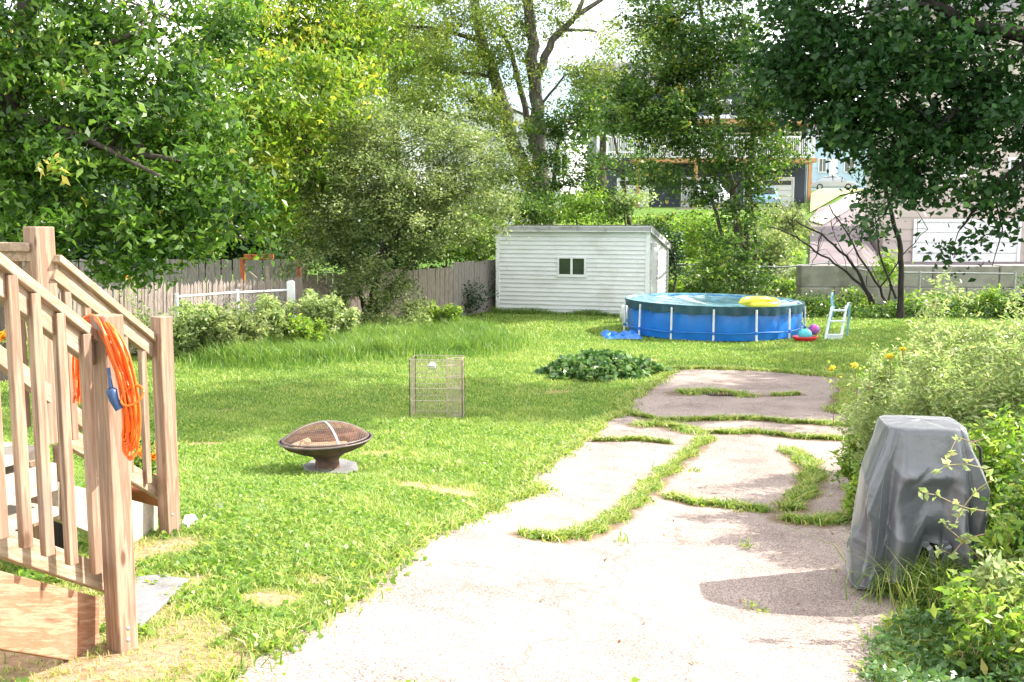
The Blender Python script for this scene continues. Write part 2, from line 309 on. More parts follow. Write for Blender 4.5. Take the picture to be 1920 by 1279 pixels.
def pavemat(name, base, soil, scale=150):
    m, nt, b, o = newmat(name)
    vec = mapped(nt, (1, 1, 1))
    vo = N(nt, 'ShaderNodeTexVoronoi'); vo.inputs['Scale'].default_value = scale; nt.links.new(vec, vo.inputs['Vector'])
    sepv = ramp(nt, [(.0, tuple(x*.28 for x in base)), (.25, tuple(x*.6 for x in base)), (.5, base), (1, tuple(min(1, x*1.45) for x in base))])
    bw = N(nt, 'ShaderNodeRGBToBW'); nt.links.new(vo.outputs['Color'], bw.inputs[0]); nt.links.new(bw.outputs[0], sepv.inputs[0])
    f = noise(nt, vec, 1.6, 8, .65); r = ramp(nt, [(.3, (.66, .62, .61)), (.5, (.98, .95, .93)), (.7, (1.15, 1.12, 1.10))]); nt.links.new(f, r.inputs[0])
    mu = N(nt, 'ShaderNodeMixRGB', blend_type='MULTIPLY'); mu.inputs[0].default_value = 1; nt.links.new(sepv.outputs[0], mu.inputs[1]); nt.links.new(r.outputs[0], mu.inputs[2])
    # cracks
    v3 = N(nt, 'ShaderNodeTexVoronoi', feature='DISTANCE_TO_EDGE'); v3.inputs['Scale'].default_value = .55
    wn = N(nt, 'ShaderNodeTexNoise'); wn.inputs['Scale'].default_value = 1.8; wn.inputs['Detail'].default_value = 6; nt.links.new(vec, wn.inputs['Vector'])
    add = N(nt, 'ShaderNodeVectorMath', operation='ADD'); nt.links.new(vec, add.inputs[0]); nt.links.new(wn.outputs['Color'], add.inputs[1]); nt.links.new(add.outputs[0], v3.inputs['Vector'])
    rc = ramp(nt, [(.0, (1, 1, 1)), (.008, (0, 0, 0))]); nt.links.new(v3.outputs['Distance'], rc.inputs[0])
    mk = N(nt, 'ShaderNodeMixRGB'); nt.links.new(rc.outputs[0], mk.inputs[0]); nt.links.new(mu.outputs[0], mk.inputs[1]); mk.inputs[2].default_value = (.16, .13, .11, 1)
    a = N(nt, 'ShaderNodeAttribute'); a.attribute_name = 'v'
    f5 = noise(nt, vec, 7, 8, .7); ad = N(nt, 'ShaderNodeMath', operation='ADD'); nt.links.new(a.outputs['Fac'], ad.inputs[0]); nt.links.new(f5, ad.inputs[1])
    rs = ramp(nt, [(.98, (0, 0, 0)), (1.0, (1, 1, 1))]); sb = N(nt, 'ShaderNodeMath', operation='MULTIPLY'); sb.inputs[1].default_value = .8; nt.links.new(ad.outputs[0], sb.inputs[0])
    rs = ramp(nt, [(.66, (0, 0, 0)), (.86, (1, 1, 1))]); nt.links.new(sb.outputs[0], rs.inputs[0])
    ms = N(nt, 'ShaderNodeMixRGB'); nt.links.new(rs.outputs[0], ms.inputs[0]); nt.links.new(mk.outputs[0], ms.inputs[1]); ms.inputs[2].default_value = (*soil, 1)
    nt.links.new(ms.outputs[0], b.inputs['Base Color']); b.inputs['Roughness'].default_value = .9; b.inputs['Specular IOR Level'].default_value = .2
    bp = N(nt, 'ShaderNodeBump'); bp.inputs['Strength'].default_value = .5; bp.inputs['Distance'].default_value = .006
    nt.links.new(bw.outputs[0], bp.inputs['Height']); nt.links.new(bp.outputs[0], b.inputs['Normal']); return m
M['pavement'] = pavemat('pavement', (.31, .26, .235), (.17, .125, .085))
M['asphalt_far'] = plain('asphalt_far', (.165, .135, .14), (.13, .105, .11), .8, .95, bump=.2)
M['concrete_far'] = plain('concrete_far', (.36, .32, .29), (.28, .25, .23), .8, .9, bump=.2)
M['dry_grass'] = plain('dry_grass', (.24, .27, .09), (.36, .34, .14), 1.2, .95, bump=.3)

# ---------------------------------------------------------------- polygons
def inpoly(x, y, poly):
    poly = np.asarray(poly); c = np.zeros(x.shape, bool); n = len(poly); j = n-1
    for i in range(n):
        xi, yi = poly[i]; xj, yj = poly[j]
        k = ((yi > y) != (yj > y)) & (x < (xj-xi)*(y-yi)/(yj-yi+1e-12)+xi); c ^= k; j = i
    return c
def pxpoly(pts): return [(p.x, p.y) for p in (G(a, b) for a, b in pts)]
def densify(poly, step, jit, seed=1):
    rg = random.Random(seed); o = []
    for i, (x, y) in enumerate(poly):
        x2, y2 = poly[(i+1) % len(poly)]; L = math.hypot(x2-x, y2-y); n = max(1, int(L/step))
        for k in range(n):
            t = k/n; o.append((x+(x2-x)*t+rg.uniform(-jit, jit), y+(y2-y)*t+rg.uniform(-jit, jit)))
    return o
drive_px = [(440, 1279), (490, 1235), (540, 1195), (640, 1150), (690, 1090), (740, 1050), (800, 1008), (880, 975), (930, 945), (1010, 925), (985, 905),
            (1010, 880), (1060, 850), (1105, 815), (1120, 795), (1175, 775), (1165, 762), (1215, 728), (1262, 694), (1340, 693), (1450, 698), (1592, 710)]
drive = pxpoly(drive_px)+[(G(1585, 770).x, G(1585, 770).y)]+pxpoly([(1625, 800), (1625, 860), (1660, 930), (1700, 990), (1740, 1060), (1720, 1130), (1680, 1190), (1670, 1279)])+[(1.25, 1.6), (1.0, .4), (-1.4, .4), (-1.15, 2.2)]
drive = densify(drive, .07, .013)
slab2 = densify(pxpoly([(1612, 716), (1700, 712), (1800, 722), (1810, 765), (1700, 775), (1600, 768)]), .15, .02, 3)
cracks = [([(985, 1008), (1030, 1015), (1080, 1010), (1120, 995), (1165, 968), (1205, 930), (1240, 895), (1290, 855), (1325, 825)], .065),
          ([(1255, 935), (1300, 948), (1360, 952), (1440, 962)], .06), ([(1470, 978), (1530, 985), (1590, 975)], .09),
          ([(1482, 848), (1512, 868), (1525, 895), (1512, 925), (1485, 948), (1478, 962)], .09), ([(1170, 775), (1240, 792), (1310, 790), (1400, 788), (1480, 795), (1600, 800)], .06),
          ([(1330, 815), (1420, 814), (1500, 824), (1610, 828)], .06), ([(1275, 740), (1330, 736), (1400, 744)], .17), ([(1575, 775), (1590, 745), (1602, 715)], .15),
          ([(1445, 744), (1500, 742)], .05), ([(1200, 800), (1250, 800), (1310, 815)], .12), ([(1110, 830), (1200, 828), (1260, 835)], .02)]
crw = [([G(a, b) for a, b in pts], w) for pts, w in cracks]
def crackd(x, y):
    d = np.full(x.shape, 9.0)
    for pts, w in crw:
        for a, b in zip(pts, pts[1:]):
            ax, ay, bx, by = a.x, a.y, b.x, b.y; L2 = (bx-ax)**2+(by-ay)**2+1e-9
            t = np.clip(((x-ax)*(bx-ax)+(y-ay)*(by-ay))/L2, 0, 1)
            d = np.minimum(d, np.hypot(x-ax-t*(bx-ax), y-ay-t*(by-ay))-w)
    return d
def sheet(name, poly, mat, dz, stepx, stepy, attr=None, kind='structure'):
    bm = bmesh.new(); vs = [bm.verts.new((x, y, 0)) for x, y in poly]; bm.faces.new(vs)
    bmesh.ops.triangulate(bm, faces=bm.faces[:])
    xs = [p[0] for p in poly]; ys = [p[1] for p in poly]
    for ax, lo, hi, st in ((0, min(xs), max(xs), stepx), (1, min(ys), max(ys), stepy)):
        v = lo+st
        while v < hi:
            co = [0, 0, 0]; co[ax] = v; no = [0, 0, 0]; no[ax] = 1
            bmesh.ops.bisect_plane(bm, geom=bm.verts[:]+bm.edges[:]+bm.faces[:], plane_co=co, plane_no=no, dist=1e-6); v += st
    X = np.array([v.co.x for v in bm.verts]); Y = np.array([v.co.y for v in bm.verts]); Z = gz(X, Y)+dz
    for v, z in zip(bm.verts, Z): v.co.z = z
    bmesh.ops.recalc_face_normals(bm, faces=bm.faces[:])
    for f in bm.faces:
        if f.normal.z < 0: f.normal_flip()
    me = bpy.data.meshes.new(name); bm.to_mesh(me); bm.free()
    if attr is not None:
        X = np.array([v.co.x for v in me.vertices]); Y = np.array([v.co.y for v in me.vertices])
        a = me.attributes.new('v', 'FLOAT', 'POINT'); a.data.foreach_set('value', attr(X, Y).astype(np.float32))
    return tag(link(name, me, mat), kind=kind)

# ---------------------------------------------------------------- terrain
dirt_px = [(830, 918, .30, .30), (960, 942, .25, .10), (330, 1235, .42, .28), (450, 1245, .3, .15), (510, 1125, .12, .12), (375, 832, .2, .12), (690, 850, .22, .12), (760, 905, .15, .1),
           (700, 1095, .12, .14), (640, 1150, .12, .1), (400, 915, .15, .1), (150, 1150, .5, .5), (270, 1030, .25, .25), (415, 770, .2, .06), (585, 1090, .1, .08), (60, 1240, .5, .5), (1040, 735, .25, .12), (1215, 675, .5, .12)]
DP = [(G(a, b), rx, ry) for a, b, rx, ry in dirt_px]
def dirt(x, y):
    d = np.zeros(x.shape)
    w = .45*np.sin(x*9.1+y*3.3)*np.sin(y*8.3-x*4.1)+.3*np.sin(x*23+y*17)*np.sin(y*29-x*13)
    for p, rx, ry in DP:
        q = np.sqrt(((x-p.x)/rx)**2+((y-p.y)/ry)**2)+w; d = np.maximum(d, np.clip(1.35-q, 0, 1))
    return d
def axis(segs):
    o = []
    for a, b, st in segs: o += list(np.arange(a, b, st))
    return np.array(o)
gx = np.concatenate([-np.geomspace(400, 9, 34), axis([(-8.6, -3.5, .25), (-3.5, 3.5, .1), (3.5, 9, .25)]), np.geomspace(9.3, 60, 90), np.geomspace(63, 400, 14)])
gy = np.concatenate([np.array([-60, -30, -15, -8, -4, -2, -1, 0, .5]), axis([(1, 14, .1), (14, 27, .3), (27.01, 30, .12), (30, 48, .5)]), np.geomspace(49, 400, 50), [800, 1600]])
XX, YY = np.meshgrid(gx, gy); ZZ = gz(XX, YY); nx, ny = len(gx), len(gy)
V = np.stack([XX.ravel(), YY.ravel(), ZZ.ravel()], 1)
ii, jj = np.meshgrid(np.arange(nx-1), np.arange(ny-1)); a = (jj*nx+ii).ravel()
o = npmesh('lawn', V, np.stack([a, a+1, a+1+nx, a+nx], 1), M['lawn_ground'], None, dirt(V[:, 0], V[:, 1]), True); tag(o, kind='structure')
sheet('driveway', drive, M['pavement'], .012, .09, .11, lambda x, y: np.clip(1.0-crackd(x, y)/.13, 0, 1)*.66+.28*np.clip(1-np.hypot((x-G(1240, 800).x)/.9, (y-G(1240, 800).y)/1.1), 0, 1))
sheet('concrete_pad', slab2, M['pavement'], .012, .2, .2, lambda x, y: np.zeros(x.shape))
# asphalt lot and the concrete path climbing beyond the block wall
def rpoly(pts): return [(r*y, y) for r, y in pts]
sheet('road', rpoly([(.293, 28.9), (.293, 40), (.290, 50), (.30, 60), (.345, 80), (.375, 108), (.42, 108), (.42, 62), (.60, 60), (.60, 28.9)]), M['asphalt_far'], .12, .6, .8)
sheet('path', rpoly([(.290, 49), (.305, 46), (.35, 74), (.372, 104), (.355, 104), (.325, 72)]), M['concrete_far'], .19, .5, .8)
sheet('verge', rpoly([(.292, 56), (.322, 76), (.350, 107), (.300, 107), (.292, 80)]), M['dry_grass'], .155, .6, .8)

# ---------------------------------------------------------------- leaf and blade makers
def leaves(C, L, W, rng, droop=.35, up=.6, jit=.5):
    n = len(C); ax = rng.normal(size=(n, 3)); ax[:, 2] = ax[:, 2]*.6-droop; ax /= np.linalg.norm(ax, axis=1)[:, None]
    nr = rng.normal(size=(n, 3)); nr[:, 2] += up*1.1; sd = np.cross(ax, nr); sd /= np.linalg.norm(sd, axis=1)[:, None]+1e-9
    nn = np.cross(sd, ax); s = rng.uniform(1-jit, 1+jit, n)[:, None]; l = L*s; w = W*s
    b = C-ax*l*.5; t = C+ax*l*.5-nn*l*.12; m = C-ax*l*.05+nn*l*.06
    V = np.stack([b, m+sd*w*.5, t, m-sd*w*.5], 1).reshape(-1, 3); Fq = np.arange(4*n).reshape(n, 4)
    return V, Fq
def blades(X, Y, Z, H, Wd, rng, lean=.5, seg2=True):
    n = len(X); a = rng.uniform(0, 2*math.pi, n); b = rng.uniform(0, 2*math.pi, n); ln = rng.uniform(.1, 1, n)*lean
    base = np.stack([X, Y, Z], 1); s = np.stack([np.cos(a), np.sin(a), np.zeros(n)], 1)*(Wd*.5)[:, None]
    d = np.stack([np.cos(b)*ln, np.sin(b)*ln, np.ones(n)], 1)
    mid = base+d*(H*.55)[:, None]; tip = base+np.stack([np.cos(b)*ln*2.2, np.sin(b)*ln*2.2, np.full(n, .92)], 1)*H[:, None]
    V = np.stack([base-s, base+s, mid+s*.75, mid-s*.75, tip], 1).reshape(-1, 3); k = np.arange(n)*5
    q = np.stack([k, k+1, k+2, k+3], 1); t = np.stack([k+3, k+2, k+4, k+4], 1)
    return V, q, np.stack([k+3, k+2, k+4], 1)
def bladeobj(name, X, Y, Z, H, Wd, v, mat, rng, lean=.5, parent=None):
    V, q, t = blades(X, Y, Z, H, Wd, rng, lean); n = len(X)
    Fall = np.concatenate([np.stack([q[:, 0], q[:, 1], q[:, 2]], 1), np.stack([q[:, 0], q[:, 2], q[:, 3]], 1), t])
    return npmesh(name, V, Fall, mat, parent, np.concatenate([v, v, v]))

# ---------------------------------------------------------------- grass
def fnoise(x, y, s=1.0):
    return (np.sin(x*1.3*s+.7*np.sin(y*1.1*s))+np.sin(y*1.7*s+1.1*np.sin(x*.9*s+2))+np.sin((x+y)*2.3*s+1.3))/6+.5
shed_box = [(-.6, 25.8), (3.2, 24.8), (4.3, 28.5), (.5, 29.5)]
def lawn_grass():
    rng = np.random.default_rng(3); XS = []; YS = []
    for y0, y1, dens in ((2.4, 5, 10500), (5, 8, 6500), (8, 12, 3400), (12, 18, 1500), (18, 28, 700)):
        xl, xr = -.56*y1-.5, .5*y1+1; n = int((xr-xl)*(y1-y0)*dens); XS.append(rng.uniform(xl, xr, n)); YS.append(rng.uniform(y0, y1, n))
    X = np.concatenate(XS); Y = np.concatenate(YS)
    edge = np.hypot(rng.normal(0, .02, len(X)), 0)
    k = ~inpoly(X, Y, drive) & ~inpoly(X, Y, slab2) & ~inpoly(X, Y, shed_box) & (np.hypot(X-4.34, Y-21.75) > 1.9)
    k &= ~((X < -.56*Y-.3) | (X > .5*Y+.8))
    X, Y = X[k], Y[k]; D = dirt(X, Y); nz_ = fnoise(X, Y, 3.1)*.6+fnoise(X, Y, 9)*.4
    k = rng.uniform(0, 1, len(X)) > np.clip(D*.82+.12*(nz_ < .3), 0, .85); X, Y, D, nz_ = X[k], Y[k], D[k], nz_[k]
    n = len(X); H = rng.uniform(.014, .046, n)*(.7+.7*nz_)*(1-.4*D)*(1+ss(10, 22, Y)*.25)
    Wd = rng.uniform(.0026, .0048, n)*(1+Y/7)
    v = np.clip(rng.uniform(0, .55, n)+.30*nz_+.18*(fnoise(X*.7+1, Y*.8, 1.1)-.4)+.55*D*rng.uniform(0, 1, n)+(rng.uniform(0, 1, n) > .965)*.4, 0, 1)
    o = bladeobj('grass', X, Y, gz(X, Y)-.003, H, Wd, v, M['grass'], rng, .75); tag(o, 'mown green lawn grass around the fire pit and driveway', 'grass', kind='stuff')
    # broad leaved clover and plantain low in the turf
    n = 60000; y = 2.6+(11-2.6)*rng.uniform(0, 1, n)**1.5; x = rng.uniform(-.56, .2, n)*y
    k = ~inpoly(x, y, drive) & (fnoise(x, y, 2.2) > .36) & (dirt(x, y) < .35); x, y = x[k], y[k]
    C = np.stack([x, y, gz(x, y)+rng.uniform(.008, .035, len(x))], 1)
    V, q = leaves(C, .026, .021, rng, 0, 1.6); V = V.reshape(-1, 3)
    o = npmesh('clover', V, q, M['leaf_bright'], None, rng.uniform(0, .8, len(x))); tag(o, 'low clover leaves mixed into the near lawn', 'ground cover', kind='stuff')
lawn_grass()
def crack_weeds():
    rng = np.random.default_rng(5); X = []; Y = []
    for pts, w in crw:
        for a, b in zip(pts, pts[1:]):
            L = (b-a).length; y = (a.y+b.y)/2; n = int(L*(w+.06)*2*max(2400, 8500-380*y)); t = rng.uniform(0, 1, n)
            off = rng.normal(0, .50, (2, n))*(w+.015)*(.6+.6*np.sin(t*7+a.x*5))
            X.append(a.x+(b.x-a.x)*t+off[0]); Y.append(a.y+(b.y-a.y)*t+off[1])
    # ragged fringe creeping over the driveway's lawn edge
    for i in range(len(drive)):
        x, y = drive[i]
        if y < 2.4: continue
        n = rng.integers(12, 110); r = rng.uniform(.012, .075); X.append(x+rng.normal(0, r, n)); Y.append(y+rng.normal(0, r, n))
    for k in range(16):
        y = 3.4+8*rng.uniform()**1.4; x = rng.uniform(-.15, .33)*y; n = rng.integers(3, 16); X.append(x+rng.normal(0, .035, n)); Y.append(y+rng.normal(0, .03, n))
    X = np.concatenate(X); Y = np.concatenate(Y); n = len(X)
    H = rng.uniform(.015, .085, n); Wd = rng.uniform(.003, .006, n)*(1+Y/7); v = rng.uniform(.1, .95, n)+(rng.uniform(0, 1, n) > .9)*.3
    tag(bladeobj('crack_grass', X, Y, gz(X, Y)+.008, H, Wd, np.clip(v, 0, 1), M['grass'], rng, .9), 'grass and weeds growing in the driveway cracks', 'weeds', kind='stuff')
    k = rng.uniform(0, 1, n) > .5; C = np.stack([X[k], Y[k], gz(X[k], Y[k])+rng.uniform(.015, .05, k.sum())], 1)
    V, q = leaves(C, .032, .02, rng, 0, 1.2); tag(npmesh('crack_weed_leaves', V, q, M['leaf_bright'], None, rng.uniform(0, .9, k.sum())), 'small broad weed leaves in the driveway cracks', 'weeds', kind='stuff')
    n = 70; y = 3.3+6*rng.uniform(0, 1, n)**1.2; x = rng.uniform(.02, .36, n)*y; C = np.stack([x, y, gz(x, y)+.02], 1)
    V, q = leaves(C, .028, .013, rng, 0, 9); tag(npmesh('fallen_leaves', V, q, M['leaf_brown'], None, rng.uniform(0, 1, n)), 'brown fallen leaves and twigs scattered on the driveway', 'leaf litter', kind='stuff')
crack_weeds()
def tall_strip():
    rng = np.random.default_rng(6)
    poly = pxpoly([(380, 684), (440, 686), (520, 688), (620, 680), (700, 672), (800, 668), (900, 664), (950, 645), (900, 618), (820, 612), (700, 622), (560, 640), (440, 655), (390, 668)])
    xs = [p[0] for p in poly]; ys = [p[1] for p in poly]; n = 190000
    X = rng.uniform(min(xs), max(xs), n); Y = rng.uniform(min(ys), max(ys), n); X0, Y0 = X+rng.normal(0, .30, n), Y+rng.normal(0, .38, n); k = inpoly(X, Y, poly); X, Y = X0[k], Y0[k]
    k = rng.uniform(0, 1, len(X)) < .35+.9*fnoise(X, Y, 4.3); X, Y = X[k], Y[k]
    nn = fnoise(X, Y, 1.6)*.5+fnoise(X+3, Y, 6)*.5; n = len(X); H = rng.uniform(.08, .44, n)*(.3+1.1*nn)*np.where(inpoly(X, Y, poly), 1, .6); Wd = rng.uniform(.007, .015, n)
    tag(bladeobj('tall_grass', X, Y, gz(X, Y)-.01, H, Wd, np.clip(rng.uniform(0, .75, n)+.3*(nn-.5), 0, 1), M['grass_tall'], rng, .35), 'tall unmown green grass strip in front of the picket fence', 'tall grass', kind='stuff')
tall_strip()

# ---------------------------------------------------------------- trees
def B(px, py, Y, rpx, rpy, ry, d=1.0):
    c = P(px, py, Y); return (c, rpx*Y/F, rpy*Y/F, ry, d)
def curve(a, b, bend, rg, n=6):
    a = Vector(a); b = Vector(b); L = (b-a).length; k = Vector((rg.uniform(-1, 1), rg.uniform(-1, 1), rg.uniform(-.2, 1)))*L*bend
    return [a.lerp(b, t)+k*(4*t*(1-t))*.5+Vector((rg.uniform(-1, 1), rg.uniform(-1, 1), rg.uniform(-1, 1)))*L*.015*(0 < t < 1) for t in [i/(n-1) for i in range(n)]]
def tree(name, label, cat, base, stems, blobs, mat, L, Wd, bark='bark', cover=3.2, rc=.32, seed=1, group=None, droop=.35, up=.6, twig=.012, limb=.05, shell=.5, vb=0.0, partn=('trunk', 'crown'), connect=True):
    rg = random.Random(seed); rng = np.random.default_rng(seed)
    root = empty(name, base, label, cat, group)
    mb = MB(); nodes = []
    for pts, r0, r1 in stems:
        pts = [Vector(p) for p in pts]; m = len(pts); fine = []
        for i in range(m-1):
            k = 5
            for j in range(k): fine.append(pts[i].lerp(pts[i+1], j/k)+Vector((rg.uniform(-1, 1), rg.uniform(-1, 1), 0))*r0*.22*(j > 0))
        fine.append(pts[-1]); mm = len(fine)
        rr = [r0+(r1-r0)*(i/(mm-1)) for i in range(mm)]
        if len(pts) > 1 and (pts[0]-Vector(base)).length < .5: rr[0] *= 1.5; rr[1] *= 1.15
        mb.tube(fine, rr, 8); nodes += list(zip(fine[mm//4:], rr[mm//4:]))
    Cs = []; Vs = []
    for c, rx, rz, ry, d in blobs:
        vol = max(.2, rx*ry*rz)
        if connect and nodes:
            nb, nr = min(nodes, key=lambda q: (q[0]-c).length+max(0, q[0].z-c.z)*1.2)
            lr = min(nr*.6, limb); mb.tube(curve(nb, c, .22, rg), [lr*(1-.13*i) for i in range(6)], 5, False)
        area = math.pi*rx*rz; nleaf = int(area*cover*d/(L*Wd*.55)); ncl = max(5, int(area*1.15/(rc*rc)))
        dr = rng.normal(size=(ncl, 3)); dr /= np.linalg.norm(dr, axis=1)[:, None]; rad = rng.uniform(0, 1, ncl)**shell
        ce = dr*rad[:, None]*np.array([rx, ry, rz])*(1+rng.normal(0, .12, ncl))[:, None]+np.array(c)
        if twig:
            for k in range(ncl):
                if rg.random() < .55:
                    p0 = c.lerp(Vector(ce[k]), rg.uniform(0, .35)); mb.tube(curve(p0, ce[k], .2, rg, 4), [twig, twig*.8, twig*.6, twig*.3], 3, False)
        wgt = rng.uniform(.25, 1.6, ncl); idx = rng.choice(ncl, nleaf, p=wgt/wgt.sum()); sc = rng.uniform(.6, 1.25, ncl)
        off = rng.normal(size=(nleaf, 3))*np.array([rc*.62, rc*.62, rc*.42])*sc[idx][:, None]
        Cs.append(ce[idx]+off); tone = rng.normal(0, .13, ncl); Vs.append(np.clip(rng.beta(2, 2.4, nleaf)*.9+tone[idx]+vb, 0, 1)*(1-.0*nleaf))
    C = np.concatenate(Cs); v = np.concatenate(Vs); k = C[:, 2] > gz(C[:, 0], C[:, 1])+.04; C, v = C[k], v[k]
    V, q = leaves(C, L, Wd, rng, droop, up)
    if mb.v: mb.build(partn[0], M[bark], root)
    npmesh(partn[1], V, q, mat, root, v)
    return root
def PL(*a): return [P(*t) for t in a]

# big maple-like tree at the left edge
b = G(-20, 600); b = Vector((P(-20, 560, 14.5).x, 14.5, gzs(-7.5, 14.5)))
tree('maple_tree', 'large dark green tree filling the upper left of the yard', 'tree', b,
     [([b, P(-10, 330, 14.2), P(25, 200, 14), P(45, 60, 13.8), P(70, -160, 13.6)], .26, .10), (PL((10, 300, 14.1), (110, 255, 13.5), (230, 285, 13), (330, 300, 12.8)), .09, .03),
      (PL((5, 210, 14), (90, 230, 13), (180, 270, 12.6), (300, 330, 12.4)), .07, .02), (PL((30, 180, 14), (130, 110, 13.6), (260, 60, 13.5)), .08, .03), (PL((0, 330, 14), (120, 400, 13), (240, 440, 12.8)), .06, .02)],
     [B(70, 110, 13.5, 190, 130, 1.4), B(50, 320, 13, 170, 130, 1.3), B(240, 230, 13.2, 190, 120, 1.4), B(290, 20, 14, 210, 90, 1.5, .8), B(370, 340, 13.4, 120, 90, 1.2),
      B(240, 400, 12.8, 150, 80, 1.1), B(100, 440, 12.6, 130, 55, .9), B(390, 440, 13.4, 110, 50, .8), B(-120, 250, 13.5, 160, 250, 1.5), B(350, 230, 14.0, 90, 70, 1.0), B(330, 150, 13.8, 140, 60, 1.2, .45),
      B(60, -110, 13.8, 260, 100, 1.8), B(240, 500, 13, 70, 35, .5, .8)],
     M['leaf_green'], .115, .050, cover=4.3, rc=.27, seed=11, droop=.6)
b = Vector((P(560, 560, 27.5).x, 27.5, 0.0))
tree('ash_tree', 'tree with sunlit yellow green leaves right of the big dark tree', 'tree', b,
     [([b, P(575, 400, 26.8), P(590, 250, 26.3), P(560, 80, 25.9), P(520, -120, 25.8)], .2, .07), (PL((585, 280, 26.3), (640, 150, 25.8), (700, 60, 25.5)), .09, .03)],
     [B(560, 100, 24.3, 150, 130, 1.5), B(640, 210, 24.8, 100, 95, 1.2), B(470, 60, 24.3, 120, 90, 1.4, .8), B(640, 40, 24.8, 140, 80, 1.5, .9), B(600, 310, 25.1, 90, 70, 1.1), B(540, 380, 24.9, 70, 60, .9), B(470, 210, 20.5, 120, 90, 1.3), B(470, 330, 20.5, 110, 90, 1.2, .9), B(560, 270, 21, 90, 100, 1.3, .9), B(600, 130, 21, 120, 90, 1.4, .8), B(500, 420, 20.5, 80, 45, .9, .8), B(400, 110, 21, 100, 70, 1.3, .8), B(560, -90, 25.3, 250, 100, 2.2), B(520, 250, 24.5, 90, 80, 1, .8)],
     M['leaf_yellow'], .14, .055, cover=3.2, rc=.42, seed=12, droop=.7)
# bushy olive tree standing in the tall grass
b = G(693, 618)
tree('olive_green_tree', 'small bushy grey green tree rising from the tall grass left of the shed', 'tree', b,
     [([b, P(700, 560, b.y), P(715, 480, b.y+.1), P(735, 380, b.y+.2), P(745, 300, b.y+.2)], .13, .035), ([b+Vector((.08, .05, 0)), P(720, 560, b.y), P(790, 470, b.y+.2), P(860, 380, b.y+.3)], .09, .02), ([b, P(680, 560, b.y-.1), P(640, 470, b.y-.2), P(600, 370, b.y-.2)], .08, .02),
      (PL((712, 500, b.y), (760, 420, b.y+.3), (850, 330, b.y+.5)), .06, .02)],
     [B(735, 380, 21.6, 150, 100, 1.6), B(640, 350, 21.5, 110, 95, 1.3), B(850, 350, 21.8, 100, 85, 1.2), B(720, 280, 21.7, 140, 60, 1.4, .9), B(810, 430, 21.5, 110, 65, 1.2), B(610, 430, 21.3, 70, 80, .9), B(705, 510, 21.2, 80, 55, .9), B(750, 560, 21.1, 60, 40, .6), B(575, 490, 21, 55, 45, .7),
      B(850, 270, 22, 80, 40, 1, .5), B(640, 560, 21.3, 30, 40, .4, .7), B(700, 595, 21, 40, 30, .4), B(930, 400, 22, 50, 60, .8, .8), B(900, 300, 22, 70, 60, 1, .8), B(820, 240, 22, 90, 45, 1, .7), B(700, 230, 21.8, 90, 40, 1, .8)],
     M['leaf_olive'], .070, .033, cover=2.5, rc=.24, seed=13, droop=.15, limb=.03, twig=.008)
# tall forked pale-barked tree behind the shed
b = Vector((P(1012, 455, 36).x, 36, gzs(P(1012, 455, 36).x, 36)))
tree('cottonwood_tree', 'tall forked tree with pale bark and fine yellow green foliage behind the shed', 'tree', b,
     [([b, P(1010, 400, 36), P(975, 300, 36), P(940, 190, 36), P(905, 80, 36), P(880, -60, 36)], .36, .13), ([b+Vector((.3, 0, 0)), P(1022, 390, 35.8), P(1012, 290, 35.8), P(1004, 180, 35.8), P(996, 60, 35.8), P(985, -100, 35.8)], .34, .15),
      ([b+Vector((.1, .3, 0)), P(1030, 380, 36.2), P(1000, 280, 36.2), P(985, 200, 36.2), P(960, 100, 36.2), P(925, 30, 36)], .18, .06), (PL((1005, 150, 35.8), (1035, 75, 35.6), (1080, 30, 35.4), (1150, -15, 35.3)), .16, .06), (PL((1080, 30, 35.4), (1100, -20, 35.3)), .09, .05),
      (PL((1012, 200, 35.8), (1060, 140, 35.4), (1120, 130, 35.2)), .05, .02)],
     [B(850, 60, 35, 130, 80, 2.5), B(760, 120, 34.8, 110, 60, 2.2), B(975, 40, 36, 55, 90, 1.5, .45), B(900, -70, 36, 230, 70, 3), B(690, 60, 35, 120, 60, 2.2, .8), B(1120, 60, 35.6, 60, 25, 1, .25), B(930, 110, 35.8, 50, 60, 1, .9), B(880, 190, 34, 70, 60, 1.5, .8), B(930, 250, 34, 50, 60, 1.2, .6), B(1150, 130, 35.5, 60, 50, 1.2, .4), B(1080, -50, 36, 160, 40, 2, .6),
      B(990, 130, 35.8, 30, 60, .6, .5), B(800, 210, 34, 90, 60, 1.5, .9), B(940, 330, 34, 60, 60, 1.2, .9), B(1100, 160, 35.4, 80, 50, 1.4, .7), B(1210, 60, 36, 90, 60, 2, .7), B(1040, 30, 35.8, 60, 50, 1.4, .5)],
     M['leaf_fine'], .12, .05, bark='bark_grey', cover=2.6, rc=.4, seed=14, droop=.5, limb=.07)
b = Vector((P(1020, 455, 33.5).x, 33.5, gzs(P(1020, 455, 33.5).x, 33.5)))
tree('ivy_covered_tree', 'dark leafy vine covered young tree around the forked pale trunks', 'tree', b,
     [([b, P(1030, 400, 33.5), P(1040, 320, 33.5), P(1050, 240, 33.5)], .12, .04), (PL((1182, 440, 33), (1170, 340, 33), (1150, 250, 33)), .08, .03)],
     [B(1030, 260, 33.5, 45, 65, .9), B(1085, 230, 33.4, 65, 45, 1, .8), B(1110, 320, 33, 65, 60, 1.2, .8), B(1010, 370, 33, 60, 50, 1.1, .9), B(1130, 200, 33.5, 60, 40, 1, .7), B(1200, 310, 32.6, 40, 45, .8, .8), B(1140, 385, 32.6, 60, 35, 1)],
     M['leaf_mid'], .11, .06, cover=2.6, rc=.34, seed=15)
